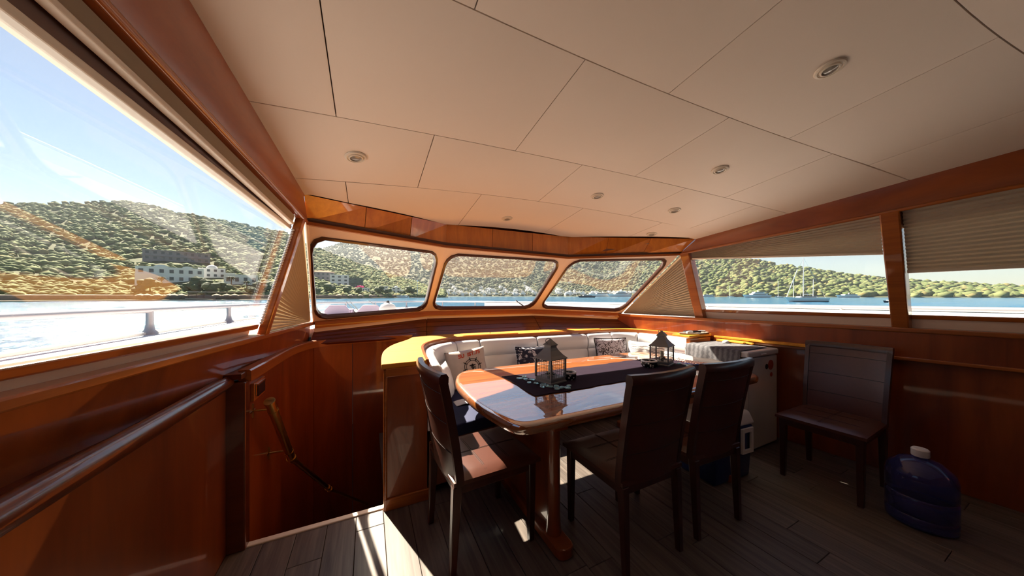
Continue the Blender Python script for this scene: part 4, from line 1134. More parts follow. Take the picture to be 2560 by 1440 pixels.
MB().box(-0.582, -0.574, 2.200, 2.325, 0.785, 0.850).build('display', 'black_plastic', cp, bevel=0.002)
MB().box(-0.584, -0.572, 2.195, 2.330, 0.850, 0.858).build('bezel', 'chrome', cp, bevel=0.001)
MB().box(-0.582, -0.574, 2.160, 2.180, 0.800, 0.865).build('switch', 'brass', cp, bevel=0.002)

# ================================================================== OUTSIDE: own deck, sea, hills, houses, boats
# ---- deck of the vessel
PORT = [(-1.62, AFT - 1.5), (-1.62, 3.0), (-1.58, 4.6), (-1.40, 6.2), (-0.90, 8.0), (0.0, 9.7), (0.9, 10.7), (1.45, 11.0)]
STBD = [(2 * 1.45 - x, y) for x, y in reversed(PORT)]
OUTL = catmull(PORT, 4) + catmull(STBD, 4)[1:]
deck = MB()
inner_p = [(xl(y) - 0.09, y) for y in (AFT - 0.1, 0.0, 1.5, 3.0, 3.36)] + [(-0.52, 3.43), (0.65, 3.84), (2.20, 3.84), (3.45, 3.33)] + [(xr(y) + 0.09, y) for y in (3.2, 2.0, 0.5, AFT - 0.1)]
deck.prism(OUTL + [(3.98, AFT - 1.5)] + list(reversed(inner_p)) + [(-1.0, AFT - 1.5)], 0.98, 1.06)
d_o = struct(deck.build('deck', 'deck_white'), 'white side decks and foredeck of the vessel', 'deck')
m = MB()
fr = curve_frames(OUTL, 0)
m.sweep(fr, [(0.0, -2.6), (0.06, -2.6), (0.06, 1.08), (0.0, 1.08)], close=True)
struct(m.build('hull', 'boat_white', smooth=30), 'white hull side of the vessel', 'hull')
st_fr = [f for f in fr if f[0].x > 3.2]
cap = MB().sweep(st_fr, [(-0.05, 1.06), (0.08, 1.06), (0.08, 1.235), (-0.05, 1.235)])
struct(cap.build('trim_13', 'boat_white', bevel=0.01), 'white bulwark cap outside the starboard window', 'bulwark')
rail = thing('deck_rail', 'steel deck rail with short posts round the foredeck', 'railing')
pp = [(p[0] * 1.0, p[1]) for p in OUTL]
MB().tube([(o.x, o.y, 1.262) for o, u, w in fr], 0.024, n=8).build('top_rail', 'rail_steel', rail, smooth=60)
acc = 0.0; nxt = 0.55
posts = []
for a, b in zip(pp, pp[1:]):
    L = math.dist(a, b)
    while acc + L > nxt:
        t = (nxt - acc) / L; posts.append(lerp(a, b, t)); nxt += 1.37
    acc += L
for x, y in posts:
    MB().lathe([(0.050, 1.06), (0.048, 1.075), (0.030, 1.10), (0.022, 1.15), (0.022, 1.25)], c=(x, y, 0), n=10).build('stanchion', 'rail_steel', rail, smooth=50)
def deck_seat(x, y, label):
    s = thing('deck_chair', label, 'deck chair', 'seats on the foredeck', loc=(x, y, 1.06), rz=-0.05)
    m = MB()
    pr = [(-0.20, 0.0), (-0.20, 0.09), (-0.12, 0.185), (0.12, 0.185), (0.20, 0.09), (0.20, 0.0)]
    m.v = [(a, -0.06, b) for a, b in pr] + [(a * 0.96, 0.06, b * 0.98) for a, b in pr]
    k = len(pr); m.f = [tuple(range(k)), tuple(reversed(range(k, 2 * k)))] + [(i, (i + 1) % k, k + (i + 1) % k, k + i) for i in range(k)]
    m.build('headrest', 'deck_cushion', s, bevel=0.015)
    MB().box(-0.22, 0.22, 0.06, 0.60, 0.0, 0.10).build('pad', 'deck_cushion', s, bevel=0.02)
deck_seat(-0.50, 6.25, 'lilac grey deck seat nearer the port rail'); deck_seat(0.04, 6.02, 'lilac grey deck seat nearer the foredeck middle')
fd = thing('fender', 'round white fender on the foredeck', 'fender', loc=(0.31, 5.60, 1.06))
MB().lathe([(0.02, 0.0), (0.09, 0.02), (0.135, 0.08), (0.14, 0.13), (0.11, 0.19), (0.05, 0.225), (0.02, 0.23)], n=18).build('ball', 'fender_white', fd, smooth=60)
MB().lathe([(0.025, 0.225), (0.03, 0.25), (0.015, 0.265)], n=10).build('eye', 'black_plastic', fd)
for i, (a, b, lb) in enumerate((((-0.20, 6.45, 1.06), (-0.42, 7.30, 1.30), 'thin dark rod leaning between the foredeck seats, leftmost'), ((-0.10, 6.40, 1.06), (-0.36, 7.45, 1.30), 'thin dark rod leaning between the foredeck seats, middle'), ((0.24, 6.2, 1.12), (0.02, 7.6, 1.32), 'thin dark rod reaching over the white fender'))):
    tag(MB().tube([a, lerp(a, b, 0.5), b], [0.012, 0.010, 0.007], n=6).build('deck_rod', 'black_plastic'), lb, 'rod', 'rods on the foredeck')
wp = thing('windscreen_wiper', 'black wiper resting at the foot of the middle windscreen pane', 'wiper', loc=(2.02, 3.83, 1.20))
MB().tube([(0.10, 0.03, 0.0), (0.04, 0.02, 0.05), (-0.10, -0.03, 0.12)], 0.008, n=6).build('arm', 'black_plastic', wp, smooth=60)
MB().tube([(0.06, 0.0, 0.02), (-0.12, -0.04, 0.135)], 0.006, n=6).build('blade', 'black_plastic', wp)

# ---- the bay: the vessel trims slightly by the bow, so the water plane tilts a little against the cabin
TILT = 0.0135
SEA0 = -2.30
def out(x, y, z): return (x, y, SEA0 + z + TILT * (FWD[0] * x + FWD[1] * y))
S = 9000.0
hh = np.radians(np.linspace(-80, 140, 440)); rr_ = np.geomspace(3.0, 700.0, 600)
HH, RR = np.meshgrid(hh, rr_, indexing='ij'); SX, SY = RR * np.sin(HH), RR * np.cos(HH)
wz = np.zeros_like(SX)
for k in range(26):                                  # short wind waves running in from the port bow
    lam = 1.1 * 1.13 ** k * 0.9; th = math.radians(-35) + rng.normal(0, 0.55); ph = rng.uniform(0, 6.28)
    w_ = 2 * PI / lam; amp = 0.0054 * lam ** 0.85
    ok = np.clip((lam / (RR * 0.011) - 1.6) / 1.5, 0, 1)      # only waves the grid can carry at that range
    wz += ok * amp * np.sin(w_ * (SX * math.sin(th) + SY * math.cos(th)) + ph + 0.6 * np.sin(0.05 * SX + k))
wz = wz * np.clip((700 - RR) / 300, 0, 1)
SZ = SEA0 + wz + TILT * (FWD[0] * SX + FWD[1] * SY)
nI, nJ = SX.shape
idx = np.arange(nI * nJ).reshape(nI, nJ)
quads = np.stack([idx[:-1, :-1], idx[1:, :-1], idx[1:, 1:], idx[:-1, 1:]], -1).reshape(-1, 4)
co = np.stack([SX, SY, SZ], -1).reshape(-1, 3)
base_n = len(co)
far_co = np.array([out(x, y, -0.35) for x, y in ((-S, -S), (S, -S), (S, S), (-S, S))])
co = np.vstack([co, far_co]); quads = np.vstack([quads[:, ::-1], [[base_n, base_n + 1, base_n + 2, base_n + 3]]])
me = bpy.data.meshes.new('sea')
me.vertices.add(len(co)); me.vertices.foreach_set('co', co.astype(np.float32).ravel())
me.loops.add(quads.size); me.loops.foreach_set('vertex_index', quads.astype(np.int32).ravel())
me.polygons.add(len(quads)); me.polygons.foreach_set('loop_start', np.arange(0, quads.size, 4, dtype=np.int32))
me.update(calc_edges=True)
sea_o = link('sea', me, 'sea', smooth=True); tag(sea_o, 'rippled blue sea filling the bay', 'sea', kind='structure')

NEAR = [(-75, 620, 2600, 150), (-47.46, 524, 2270, 170.3), (-40.3, 372, 1611, 179.1), (-34.03, 319, 1297, 201.0), (-26.44, 311, 1129, 220.6), (-22.34, 293, 1051, 195.4), (-16.64, 278, 977, 173.7), (-11.42, 283, 943, 157.5), (-8.11, 314, 917, 124.7), (-2.46, 341, 841, 83.5), (3.86, 388, 777, 47.4), (9.36, 438, 678, 21.2), (13.72, 491, 573, 6.7)]
FAR = [(-16.64, 1222, 3257, 198.0), (-12.15, 1143, 3175, 290.4), (-8.11, 1086, 3137, 396.6), (-5.93, 1059, 3060, 421.2), (-3.64, 1035, 2989, 470.3), (0.62, 995, 2875, 463.3), (5.2, 962, 2673, 422.0), (12.25, 926, 2367, 422.7), (27.45, 950, 2101, 406.1), (49.26, 871, 1743, 280.0), (57.73, 753, 1412, 181.8), (62.88, 751, 1314, 135.4), (64.43, 754, 1317, 126.0), (67.89, 767, 1332, 102.5), (70.74, 790, 1368, 90.0), (73.34, 813, 1405, 74.2), (75.08, 834, 1438, 62.0), (77.68, 857, 1455, 49.8), (82.41, 906, 1486, 32.4), (85.83, 958, 1557, 22.6), (93.75, 1008, 1591, 11.7), (130, 1200, 1700, 10)]
def wob(x, y):
    return math.sin(x * 0.021 + 1.3) * math.cos(y * 0.017) + 0.5 * math.sin(x * 0.053 + y * 0.041) + 0.3 * math.sin(x * 0.11 - y * 0.09)
def ground(tab, h, r):
    s, R_, H_ = interp(tab, h)
    t = (r - s) / (R_ - s)
    hr_ = math.radians(h); x, y = r * math.sin(hr_), r * math.cos(hr_)
    if t < 0: return -1.0
    amp = min(1, t * 8) * max(0.0, 1 - abs(t - 0.45) * 1.9)
    z = H_ * min(t, 1) ** 1.25 + amp * H_ * 0.03 * wob(x, y)
    if t > 1: z = H_ * (1 - (t - 1) * 1.5)
    return z + 1.2
def hill(tab, name, label, h0, h1, nh, nr, cols):
    V, Fc, C = [], [], []
    for i in range(nh + 1):
        h = h0 + (h1 - h0) * i / nh; s, R_, H_ = interp(tab, h); hr_ = math.radians(h)
        for j in range(nr + 1):
            t = -0.02 + 1.30 * (j / nr) ** 1.3; r = s + (R_ - s) * t; x, y = r * math.sin(hr_), r * math.cos(hr_)
            V.append(out(x, y, ground(tab, h, r)))
            w = 0.5 + 0.25 * wob(x * 1.7, y * 1.7); w = min(1, max(0, w + random.uniform(-0.2, 0.2)))
            c = [a + (b - a) * w for a, b in zip(*cols)]
            C.append((*c, 1))
    W = nr + 1
    for i in range(nh):
        for j in range(nr): Fc.append((i * W + j, (i + 1) * W + j, (i + 1) * W + j + 1, i * W + j + 1))
    me = bpy.data.meshes.new(name); me.from_pydata(V, [], Fc)
    at = me.color_attributes.new('Col', 'FLOAT_COLOR', 'POINT'); at.data.foreach_set('color', np.array(C, dtype=np.float32).ravel())
    o = link(name, me, 'hillside', smooth=True); return tag(o, label, 'hill', kind='structure')
hill(NEAR, 'hill_near', 'wooded hillside rising behind the port shore', -70, 13.7, 150, 40, ((0.060, 0.075, 0.032), (0.11, 0.11, 0.055)))
hill(FAR, 'hill_far', 'long wooded ridge across the bay', -16.6, 120, 200, 40, ((0.06, 0.075, 0.045), (0.125, 0.12, 0.075)))  # bluer ground tones put a little distance haze into the colour

# ---- houses
HOUSES = []
def house(h, r, tab, w, d, ht, mat, label, floors=2, bays=4, style='flat', group=None, sink=4.0, dz=0.0, wmat='house_window'):
    hr_ = math.radians(h); z = ground(tab, h, r) + dz
    H = thing('house', label, 'house', group, loc=out(r * math.sin(hr_), r * math.cos(hr_), z), rz=-hr_)
    HOUSES.append((h, r, w))
    MB().box(-w / 2, w / 2, 0, d, -sink, ht).build('wall', mat, H)
    if style == 'villa':
        for cx_, ww, hh in ((-0.15 * w, 0.22 * w, 2.4), (0.24 * w, 0.18 * w, 2.0)):
            m = MB(); n = 10; pr = [(cx_ + ww / 2 * math.cos(PI - PI * i / n), ht + hh * math.sin(PI * i / n)) for i in range(n + 1)]
            m.v = [(a, -0.15, b) for a, b in pr] + [(a, 1.5, b) for a, b in pr]; k = n + 1
            m.f = [tuple(range(k)), tuple(reversed(range(k, 2 * k)))] + [(i, (i + 1) % k, k + (i + 1) % k, k + i) for i in range(k)]
            m.build('arched_parapet', mat, H)
        MB().box(-w / 2 - 0.2, -w / 2 + 0.30 * w, -2.2, 0, -sink, ht * 0.55).build('terrace', mat, H)
        MB().box(-w / 2, w / 2, -0.3, 0, ht - 0.3, ht + 0.5).build('parapet', mat, H)
    elif style == 'dome':
        MB().lathe([(w * 0.22, 0), (w * 0.21, w * 0.06), (w * 0.15, w * 0.14), (w * 0.05, w * 0.18), (0.05, w * 0.185)], c=(0, d * 0.4, ht - 0.1), n=14).build('vault', mat, H, smooth=60)
        MB().box(w / 2 - 0.1, w / 2 + 0.38 * w, 0.5, d, -sink, ht * 0.6).build('wing', mat, H)
    elif style == 'slab':
        MB().box(-w / 2 - 1, w / 2 + 1, -2.0, d, ht - 0.8, ht).build('roof_slab', mat, H)
        MB().box(-w / 2 - 1, w / 2 + 1, -2.0, 0, ht * 0.42, ht * 0.48).build('balcony', mat, H)
        for i in range(bays + 1):
            x = -w / 2 + w * i / bays; MB().box(x - 0.3, x + 0.3, -1.8, -1.3, -sink, ht - 0.8).build('pillar', mat, H)
    elif style == 'hip':
        m = MB(); m.v = [(-w / 2 - .6, -.6, ht), (w / 2 + .6, -.6, ht), (w / 2 + .6, d + .6, ht), (-w / 2 - .6, d + .6, ht), (-w / 5, d / 2, ht + 2.4), (w / 5, d / 2, ht + 2.4)]
        m.f = [(0, 1, 5, 4), (1, 2, 5), (2, 3, 4, 5), (3, 0, 4), (3, 2, 1, 0)]; m.build('roof', 'roof_tile', H)
    else:
        MB().box(-w / 2 - 0.2, w / 2 + 0.2, -0.2, d, ht, ht + 0.6).build('parapet', mat, H)
    fh = ht / floors
    for f in range(floors):
        for b in range(bays):
            x = -w / 2 + w * (b + 0.5) / bays; z0 = f * fh + fh * 0.28; ww = w / bays * 0.22
            wv = MB().box(x - ww, x + ww, -0.35 if style == 'villa' else -0.15, 0.2, z0, z0 + fh * 0.48).build('window', wmat, H)
    return H
def hd(u, D):
    th = math.atan((u - 1280) / 741.0); return 25.9 + math.degrees(th), D / math.cos(th)
house(-22.5, 505, NEAR, 50, 12, 11.5, 'stucco_grey', 'long grey terraced building high on the port hillside', 2, 9, 'slab')
house(-23.05, 391, NEAR, 39, 12, 12.5, 'stucco', 'large white villa with arched parapets on the port shore', 2, 7, 'villa')
house(-19.45, 413, NEAR, 19, 10, 9.5, 'stucco', 'white domed house above the large villa', 2, 4, 'dome')
house(-16.5, 366, NEAR, 23, 10, 8.0, 'stucco', 'low white flat-roofed house right of the large villa', 1, 4, 'flat')
house(-6.6, 497, NEAR, 27, 10, 11.0, 'stucco_grey', 'grey hillside villa with tiled roof at the left of the windscreen view', 2, 5, 'hip')
house(-4.3, 465, NEAR, 22, 10, 14.0, 'stucco', 'tall pale apartment block seen through the port windscreen pane', 3, 3, 'flat')
house(-1.95, 468, NEAR, 19, 10, 13.0, 'stucco_green', 'dark green fronted block beside the pale apartment block', 3, 3, 'slab')
house(-0.7, 428, NEAR, 14, 7, 4.5, 'stucco', 'small white beach house below the green block', 1, 5, 'flat')
house(4.55, 466, NEAR, 12, 8, 8.0, 'stucco', 'small bluish white house near the right edge of the port pane', 2, 2, 'dome')
house(2.6, 470, NEAR, 10, 8, 6.5, 'stucco', 'pale house among trees in the middle of the port pane', 2, 2, 'flat')
vm = []
for k in range(4):
    m = MB().box(-5, 5, 0, 8, -3, 5 + k).box(-5 + 2 * k, -0.5 + 1.2 * k, 0.5, 7, 5 + k, 7.5 + k)
    for b in range(3): m.box(-4 + 3 * b, -2.8 + 3 * b, -0.05, 0.3, 1.5, 3.6)
    me = bpy.data.meshes.new('village_house'); me.from_pydata(m.v, [], m.f); me.materials.append(MATS['stucco']); me.materials.append(MATS['house_window'])
    for i, p in enumerate(me.polygons): p.material_index = 0 if i < 12 else 1
    vm.append(me)
nv = 0
while nv < 150:
    h = random.uniform(9.0, 50.0)
    s, R_, H_ = interp(FAR, h)
    t = abs(random.gauss(0.0, 0.055)) + 0.006
    if h > 38 and t > 0.05: continue
    r = s + (R_ - s) * t; hr_ = math.radians(h)
    o = bpy.data.objects.new('village_house', vm[nv % 4]); COL.objects.link(o)
    sc_ = random.uniform(0.8, 1.5); o.scale = (sc_, sc_, sc_ * 0.95)
    o.location = out(r * math.sin(hr_), r * math.cos(hr_), ground(FAR, h, r)); o.rotation_euler = (0, 0, -hr_ + random.uniform(-0.5, 0.5))
    tag(o, 'tiny white house of the village across the bay', 'house', 'white village across the bay'); nv += 1
wl_ = MB()
hs = [-60 + 70 * i / 90 for i in range(91)]
frs = []
for h in hs:
    s, R_, H_ = interp(NEAR, h); hr_ = math.radians(h); r = s + 4
    frs.append((Vector(out(r * math.sin(hr_), r * math.cos(hr_), 0)), Vector((math.sin(hr_), math.cos(hr_), 0)), Vector((0, 0, 1))))
wl_.sweep(frs, [(0, -1), (10, -1), (10, 4.2), (0, 3.6)])
tag(wl_.build('shore_embankment', 'stone_wall'), 'brown stone sea wall along the port shore', 'sea wall')
wl_ = MB().sweep(frs, [(-6, -1), (-0.05, -1), (-0.05, 0.9), (-6, 0.7)])
tag(wl_.build('beach_platform', 'thatch'), 'pale bathing platform at the foot of the sea wall', 'platform')
um = MB().lathe([(2.6, 2.3), (2.2, 2.7), (0.3, 3.6), (0.05, 3.7)], n=10)
for i, h in enumerate([-25.5, -25.0, -24.2, -23.2, -22.8, -22.2, -19.0, -18.0, -17.2, -4.4, -2.7, -1.2, 0.4, 6.2]):
    s, R_, H_ = interp(NEAR, h); hr_ = math.radians(h); r = s + 1
    if i == 0:
        o = thing('beach_umbrella', None, None, None, loc=(0, 0, 0)); a = MB(); a.v = list(um.v); a.f = list(um.f); a.build('canopy', 'thatch', o); MB().tube([(0, 0, -0.5), (0, 0, 3.4)], 0.10, n=6).build('pole', 'trunk', o); ub = o
    else: o = copy_tree(ub)
    o.location = out(r * math.sin(hr_), r * math.cos(hr_), 1.0)
    tag(o, 'small pale sunshade on the port bathing platform', 'sunshade', 'sunshades along the shore')
pg = thing('pergola', 'long low pergola on posts at the shore below the white houses', 'pergola', loc=out(-94, 277, 1.0), rz=math.radians(17))
MB().box(-15, 15, -2, 4, 4.6, 5.0).build('roof', 'thatch', pg); MB().box(-16, 16, -4, 4, 0.0, 0.5).build('floor_slab', 'thatch', pg)
for i in range(9): MB().box(-14.6 + 3.6 * i, -14.3 + 3.6 * i, -1.8, -1.5, 0.4, 4.7).build('post', 'trunk', pg)
lp = thing('lamp_post', 'white lamp post on the shore at the right of the port pane', 'lamp post', loc=out(62, 430, 1.0))
MB().lathe([(0.45, 0), (0.35, 1), (0.25, 22)], n=8).build('pole', 'boat_white', lp); MB().box(-0.9, 0.9, -0.5, 0.5, 21.5, 23.5).build('lamp_head', 'boat_white', lp)

# ---- trees: uncountable woodland as two masses, shore trees and palms one by one
bm = bmesh.new(); bmesh.ops.create_icosphere(bm, subdivisions=2, radius=1.0)
ICO2 = (np.array([v.co[:] for v in bm.verts]), np.array([[v.index for v in f.verts] for f in bm.faces])); bm.free()
bm = bmesh.new(); bmesh.ops.create_icosphere(bm, subdivisions=1, radius=1.0)
ICO1 = (np.array([v.co[:] for v in bm.verts]), np.array([[v.index for v in f.verts] for f in bm.faces])); bm.free()
def crown_mass(name, label, spots, ico, tones, flat=0.8):
    bv, bf = ico; n = len(spots); nv_, nf_ = len(bv), len(bf)
    P = np.array([s[:3] for s in spots]); Rr = np.array([s[3] for s in spots])
    jit = 1 + rng.uniform(-0.28, 0.30, (n, nv_))
    V = bv[None] * jit[..., None] * Rr[:, None, None]; V[..., 2] *= flat
    V[..., 2] += (Rr * 0.45)[:, None]; V += P[:, None, :]
    Fc = bf[None] + (np.arange(n) * nv_)[:, None, None]
    me = bpy.data.meshes.new(name)
    me.vertices.add(n * nv_); me.vertices.foreach_set('co', V.astype(np.float32).ravel())
    me.loops.add(n * nf_ * 3); me.loops.foreach_set('vertex_index', Fc.astype(np.int32).ravel())
    me.polygons.add(n * nf_); me.polygons.foreach_set('loop_start', np.arange(0, n * nf_ * 3, 3, dtype=np.int32))
    me.update(calc_edges=True)
    a, b = np.array(tones[0]), np.array(tones[1])
    w = rng.random((n, 1)); c = a + (b - a) * w; dry = rng.random(n) < 0.10; c[dry] = c[dry] * 0.5 + np.array([0.24, 0.18, 0.08]) * 0.5
    c = np.repeat(c, nv_, axis=0) * (1 + rng.uniform(-0.18, 0.18, (n * nv_, 1)))
    at = me.color_attributes.new('Col', 'FLOAT_COLOR', 'POINT'); at.data.foreach_set('color', np.c_[c, np.ones(len(c))].astype(np.float32).ravel())
    o = link(name, me, 'foliage'); return tag(o, label, 'trees', kind='stuff')
def blocked(h, r):
    for hh, rr, w in HOUSES:
        if abs(math.radians(h - hh)) * rr < w * 0.62 and rr - 30 < r < rr + 14: return True
    return False
spots = []
while len(spots) < 13500:
    h = random.uniform(-45, 13) if len(spots) < 11000 else random.uniform(-70, -44); s, R_, H_ = interp(NEAR, h); t = random.random() ** 1.2 * 1.02 + 0.012
    r = s + (R_ - s) * t
    if blocked(h, r): continue
    hr_ = math.radians(h); z = ground(NEAR, h, r)
    spots.append((*out(r * math.sin(hr_), r * math.cos(hr_), z - 0.5), random.uniform(1.8, 3.8) * (1 + 0.7 * t)))
crown_mass('near_woodland', 'dense green trees covering the port hillside', spots, ICO2 if False else ICO1, ((0.075, 0.105, 0.040), (0.165, 0.185, 0.085)))
spots = []
while len(spots) < 14000:
    h = random.uniform(-16, 52); s, R_, H_ = interp(FAR, h); t = random.random() * 1.01 + 0.004
    r = s + (R_ - s) * t; hr_ = math.radians(h)
    spots.append((*out(r * math.sin(hr_), r * math.cos(hr_), ground(FAR, h, r) - 1), random.uniform(4, 8) * (0.75 + 0.6 * t)))
crown_mass('far_woodland', 'grey green woodland on the ridge across the bay', spots, ICO1, ((0.058, 0.078, 0.048), (0.125, 0.138, 0.085)), 0.7)
spots = []
while len(spots) < 3200:
    h = random.uniform(50, 97); s, R_, H_ = interp(FAR, h); t = random.random() * 1.02 + 0.004
    r = s + (R_ - s) * t; hr_ = math.radians(h)
    spots.append((*out(r * math.sin(hr_), r * math.cos(hr_), ground(FAR, h, r) - 1), random.uniform(4.5, 9.0)))
crown_mass('starboard_woodland', 'green olive trees on the low starboard headland', spots, ICO1, ((0.062, 0.090, 0.034), (0.160, 0.175, 0.078)), 0.75)
def blob(m, c, r, sub=ICO1):
    bv, bf = sub; k = len(m.v)
    for p in bv:
        q = p * r * random.uniform(0.75, 1.22); m.v.append((c[0] + q[0], c[1] + q[1], c[2] + q[2] * 0.85))
    m.f += [tuple(int(i) + k for i in f) for f in bf]
protos = []
for k in range(3):
    T = thing('shore_tree', None, None, None)
    m = MB()
    for i in range(7): blob(m, (random.uniform(-2.6, 2.6), random.uniform(-2, 2), random.uniform(3.2, 6.4)), random.uniform(1.5, 2.5))
    me = m.build('crown', 'palm_leaf', T); MB().tube([(0, 0, -1), (0.1, 0, 2), (0.2, 0.1, 4.5)], [0.35, 0.25, 0.15], n=6).build('trunk', 'trunk', T); protos.append(T)
used = [False] * 3
for i, h in enumerate([-25.7, -24.8, -21.6, -21.0, -20.4, -19.7, -18.2, -15.3, -14.2, -13.1, -7.6, -5.6, -3.1, -1.6, 0.8, 1.8, 3.2, 5.6, 6.6, 7.6]):
    k = i % 3; o = protos[k] if not used[k] else copy_tree(protos[k]); used[k] = True
    s, R_, H_ = interp(NEAR, h); hr_ = math.radians(h); r = s + 14 + (i * 7) % 16
    o.location = out(r * math.sin(hr_), r * math.cos(hr_), ground(NEAR, h, r)); sc_ = 1.0 + 0.13 * ((i * 5) % 7); o.scale = (sc_, sc_, sc_); o.rotation_euler = (0, 0, i * 1.7)
    tag(o, 'bushy green tree standing along the port shore', 'tree', 'trees along the shore')
def palm():
    P = thing('palm_tree', None, None, None)
    MB().tube([(0, 0, -1), (0.3, 0, 4), (0.2, 0.1, 8.5)], [0.45, 0.32, 0.28], n=8).build('trunk', 'trunk', P)
    for i in range(14):
        a = 2 * PI * i / 14; e = 0.7 if i % 2 else 0.2; L = 3.4; m = MB(); rows_ = []
        for j in range(6):
            t = j / 5; rad = L * t; z = 8.5 + L * (e * t - 0.9 * t * t); wd = 0.45 * math.sin(PI * min(1, t * 0.9 + 0.12))
            c, s_ = math.cos(a), math.sin(a); rows_.append([(0.2 + rad * c - wd * s_, 0.1 + rad * s_ + wd * c, z - 0.15), (0.2 + rad * c, 0.1 + rad * s_, z), (0.2 + rad * c + wd * s_, 0.1 + rad * s_ - wd * c, z - 0.15)])
        m.grid(rows_); m.build('frond', 'palm_leaf', P, recalc=False)
    return P
p0 = palm()
for i, (x, y, lb) in enumerate(((-100.0, 315.4, 'tall palm in front of the low white house'), (-87.0, 304.0, 'shorter palm right of the low white house'), (-146.7, 330.4, 'palm in front of the large arched villa'))):
    o = p0 if i == 0 else copy_tree(p0)
    h = math.degrees(math.atan2(x, y)); r = math.hypot(x, y)
    o.location = out(x, y, ground(NEAR, h, r)); o.scale = ((1.25, 1.0, 1.1)[i],) * 3; tag(o, lb, 'palm tree', 'palms on the port shore')
bg_ = thing('flowering_bush', 'pink flowering bush between the beach house and the green block', 'bush', loc=out(-9.5, 440, ground(NEAR, -1.24, 440)))
m = MB()
for i in range(8): blob(m, (random.uniform(-5, 5), random.uniform(-1, 1), 2.5 + random.uniform(0, 2.4)), random.uniform(1.3, 2.0))
m.build('blossom', 'bougainvillea', bg_); m = MB()
for i in range(5): blob(m, (random.uniform(-5, 5), random.uniform(0, 1), 1 + random.uniform(0, 1)), 1.6)
m.build('leaves', 'palm_leaf', bg_)

# ---- boats at anchor
def hull_mesh(L, B, F, rake=0.12, sheer=0.25, n=14):
    """bow towards -x"""
    m = MB(); secs = []
    for i in range(n + 1):
        t = i / n
        hb = B / 2 * (math.sin(min(1, t * 1.7 + 0.02) * PI / 2) ** 0.8) * (1 - 0.18 * max(0, t - 0.6) / 0.4)
        x = -L / 2 + L * t; zt = F * (1 + sheer * (1 - t) ** 2 + 0.06 * t * t)
        x0 = x + rake * L * (1 - t) ** 3 - 0.03 * L * t ** 4
        secs.append([(x0, -hb * 0.55, -0.4), (x0 * 0.5 + x * 0.5, -hb * 0.92, zt * 0.45), (x, -hb, zt), (x, hb, zt), (x0 * 0.5 + x * 0.5, hb * 0.92, zt * 0.45), (x0, hb * 0.55, -0.4)])
    for s in secs: m.v += s
    for i in range(n):
        for j in range(6):
            j2 = (j + 1) % 6; m.f.append((6 * i + j, 6 * i + j2, 6 * (i + 1) + j2, 6 * (i + 1) + j))
    m.f.append(tuple(range(6))); m.f.append(tuple(6 * n + j for j in reversed(range(6))))
    return m
RZ = -HEADING
K = thing('sailing_ketch', 'white sailing ketch with tall bare masts anchored to starboard', 'sailboat', 'boats at anchor', loc=out(211.5, 74.5, 0), rz=RZ + math.radians(-3))
hull_mesh(21.5, 5.2, 2.1, rake=0.12).build('hull', 'boat_white', K, smooth=40)
m = hull_mesh(19.2, 4.9, 0.35, rake=0.02, sheer=0.0); m.v = [(x + 1.0, y * 1.01, z * 0.9 + 0.05) for x, y, z in m.v]; m.build('boot_stripe', 'boat_navy', K, smooth=40)
MB().hexa([(-4, -1.5, 2.2), (5, -1.7, 2.2), (5, 1.7, 2.2), (-4, 1.5, 2.2)], [(-3.4, -1.2, 3.1), (4.6, -1.4, 3.1), (4.6, 1.4, 3.1), (-3.4, 1.2, 3.1)]).build('deckhouse', 'boat_white', K)
MB().box(-2.8, 4.2, -1.62, 1.62, 2.5, 2.85).build('window_strip', 'boat_navy', K)
for x, h, r, nm in ((-1.0, 24.5, 0.17, 'mast'), (-6.1, 13.0, 0.14, 'mast'), (4.0, 12.2, 0.14, 'mast')):
    MB().tube([(x, 0, 2.0), (x + 0.15, 0, h)], [r, r * 0.7], n=8).build(nm, 'boat_white', K)
MB().tube([(-9.6, 0, 2.6), (-4.0, 0, 17.5)], 0.16, n=6).build('furled_jib', 'boat_white', K)
for a, b in (((-4.0, 0, 17.5), (-1.0, 0, 23)), ((-1, 0, 24), (10.3, 0, 2.3)), ((-1, 0, 14), (-0.6, 2.4, 2.2)), ((-1, 0, 14), (-0.6, -2.4, 2.2))):
    MB().tube([a, b], 0.035, n=4).build('stay', 'chrome', K)
MB().box(-1.0, 3.6, -0.15, 0.15, 3.9, 4.3).build('boom', 'boat_white', K); MB().box(4.6, 7.0, -1.2, 1.2, 3.3, 3.5).build('awning', 'boat_navy', K)
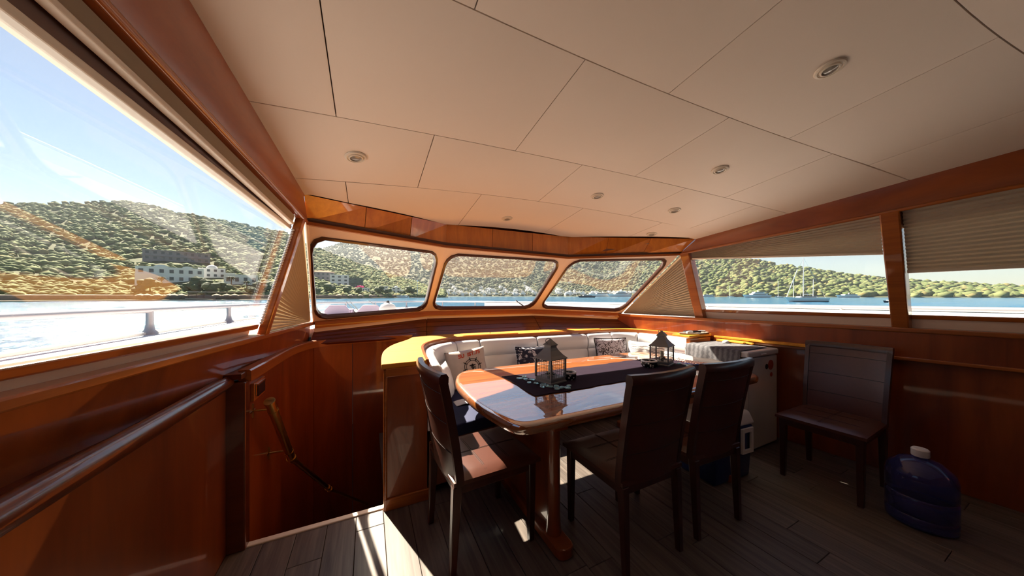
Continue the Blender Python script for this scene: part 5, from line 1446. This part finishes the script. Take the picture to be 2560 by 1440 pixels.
def motor_yacht(x, y, L, label, rz=RZ, F=None, dark=False, decks=2):
    Y = thing('motor_yacht', label, 'motor yacht', 'boats at anchor', loc=out(x, y, 0), rz=rz)
    F = F or L * 0.085
    hull_mesh(L, L * 0.22, F, rake=0.10, sheer=0.35).build('hull', 'boat_navy' if dark else 'boat_white', Y, smooth=40)
    for k in range(decks):
        a, b = -0.22 + 0.09 * k, 0.36 - 0.10 * k; z0 = F * (1.05 + 0.75 * k); z1 = z0 + F * 0.62; hb = L * (0.085 - 0.015 * k)
        MB().hexa([(a * L, -hb, z0), (b * L, -hb, z0), (b * L, hb, z0), (a * L, hb, z0)], [((a + 0.07) * L, -hb * .9, z1), (b * L, -hb * .9, z1), (b * L, hb * .9, z1), ((a + 0.07) * L, hb * .9, z1)]).build('deckhouse', 'boat_white', Y)
        MB().box((a + 0.06) * L, (b - 0.05) * L, -hb * 1.0, hb * 1.0, z0 + F * 0.22, z0 + F * 0.45).build('window_strip', 'boat_navy', Y)
        MB().box((a + 0.03) * L, (b + 0.07) * L, -hb * 1.1, hb * 1.1, z1, z1 + F * 0.10).build('roof', 'boat_white', Y)
    MB().box(0.06 * L, 0.08 * L, -0.6, 0.6, F * (1.1 + 0.7 * decks), F * (1.75 + 0.7 * decks)).build('radar_arch', 'boat_white', Y)
def pos(u, D): a = (u - 1280) / 741.0; return D * (FWD[0] + a * FWD[1]), D * (FWD[1] - a * FWD[0])
for u, D, px_w, lb, dk, nd in ((1890, 430, 68, 'white motor yacht left of the ketch under the headland', False, 2), (2118, 460, 56, 'low white motor yacht right of the ketch', False, 1), (1466, 470, 44, 'dark-hulled motor boat, nearest of the three beyond the starboard pane', True, 1),
                               (1502, 780, 62, 'white yacht behind the dark-hulled motor boat', False, 1), (1548, 760, 60, 'white two-decked yacht at the right of the starboard pane', False, 2), (1000, 372, 44, 'low white speedboat off the port shore', False, 1), (1765, 560, 40, 'small white yacht close to the starboard post', False, 1)):
    x, y = pos(u, D); motor_yacht(x, y, px_w / 741.0 * D, lb, dark=dk, decks=nd)
x, y = pos(2226, 150); motor_yacht(x, y, 7.5, 'small dark dinghy at the edge of the starboard window', dark=True, decks=1, F=0.7)
for u, D, h, lb in ((1947, 470, 27, 'distant sailboat with a bare mast left of the ketch'), (1503, 900, 32, 'distant sailboat mast above the white yachts'), (1826, 560, 22, 'distant sailboat with short mast near the starboard post')):
    x, y = pos(u, D); B_ = thing('sailboat', lb, 'sailboat', 'boats at anchor', loc=out(x, y, 0), rz=RZ)
    hull_mesh(13, 3.8, 1.4).build('hull', 'boat_white', B_, smooth=40); MB().tube([(-1, 0, 1), (-1, 0, h)], 0.22, n=6).build('mast', 'boat_white', B_)
    MB().hexa([(-2, -1, 1.3), (3, -1, 1.3), (3, 1, 1.3), (-2, 1, 1.3)], [(-1, -.8, 2.1), (3, -.8, 2.1), (3, .8, 2.1), (-1, .8, 2.1)]).build('deckhouse', 'boat_white', B_)


# ---- sea haze lying over the bay, from well ahead of the vessel to beyond the ridge
hm = bpy.data.materials.new('haze'); hm.use_nodes = True; t = hm.node_tree; t.nodes.clear()
vs = t.nodes.new('ShaderNodeVolumeScatter'); vs.inputs['Color'].default_value = (0.80, 0.90, 1.0, 1); vs.inputs['Density'].default_value = 0.00007; vs.inputs['Anisotropy'].default_value = 0.2
t.links.new(vs.outputs[0], t.nodes.new('ShaderNodeOutputMaterial').inputs['Volume'])
MATS['haze'] = hm
hz = MB().box(-4200, 4200, 90, 3300, SEA0 - 40, 420).build('haze', 'haze'); hz.rotation_euler = (0, 0, -HEADING)
tag(hz, 'thin sunlit haze over the bay', 'haze', kind='stuff')
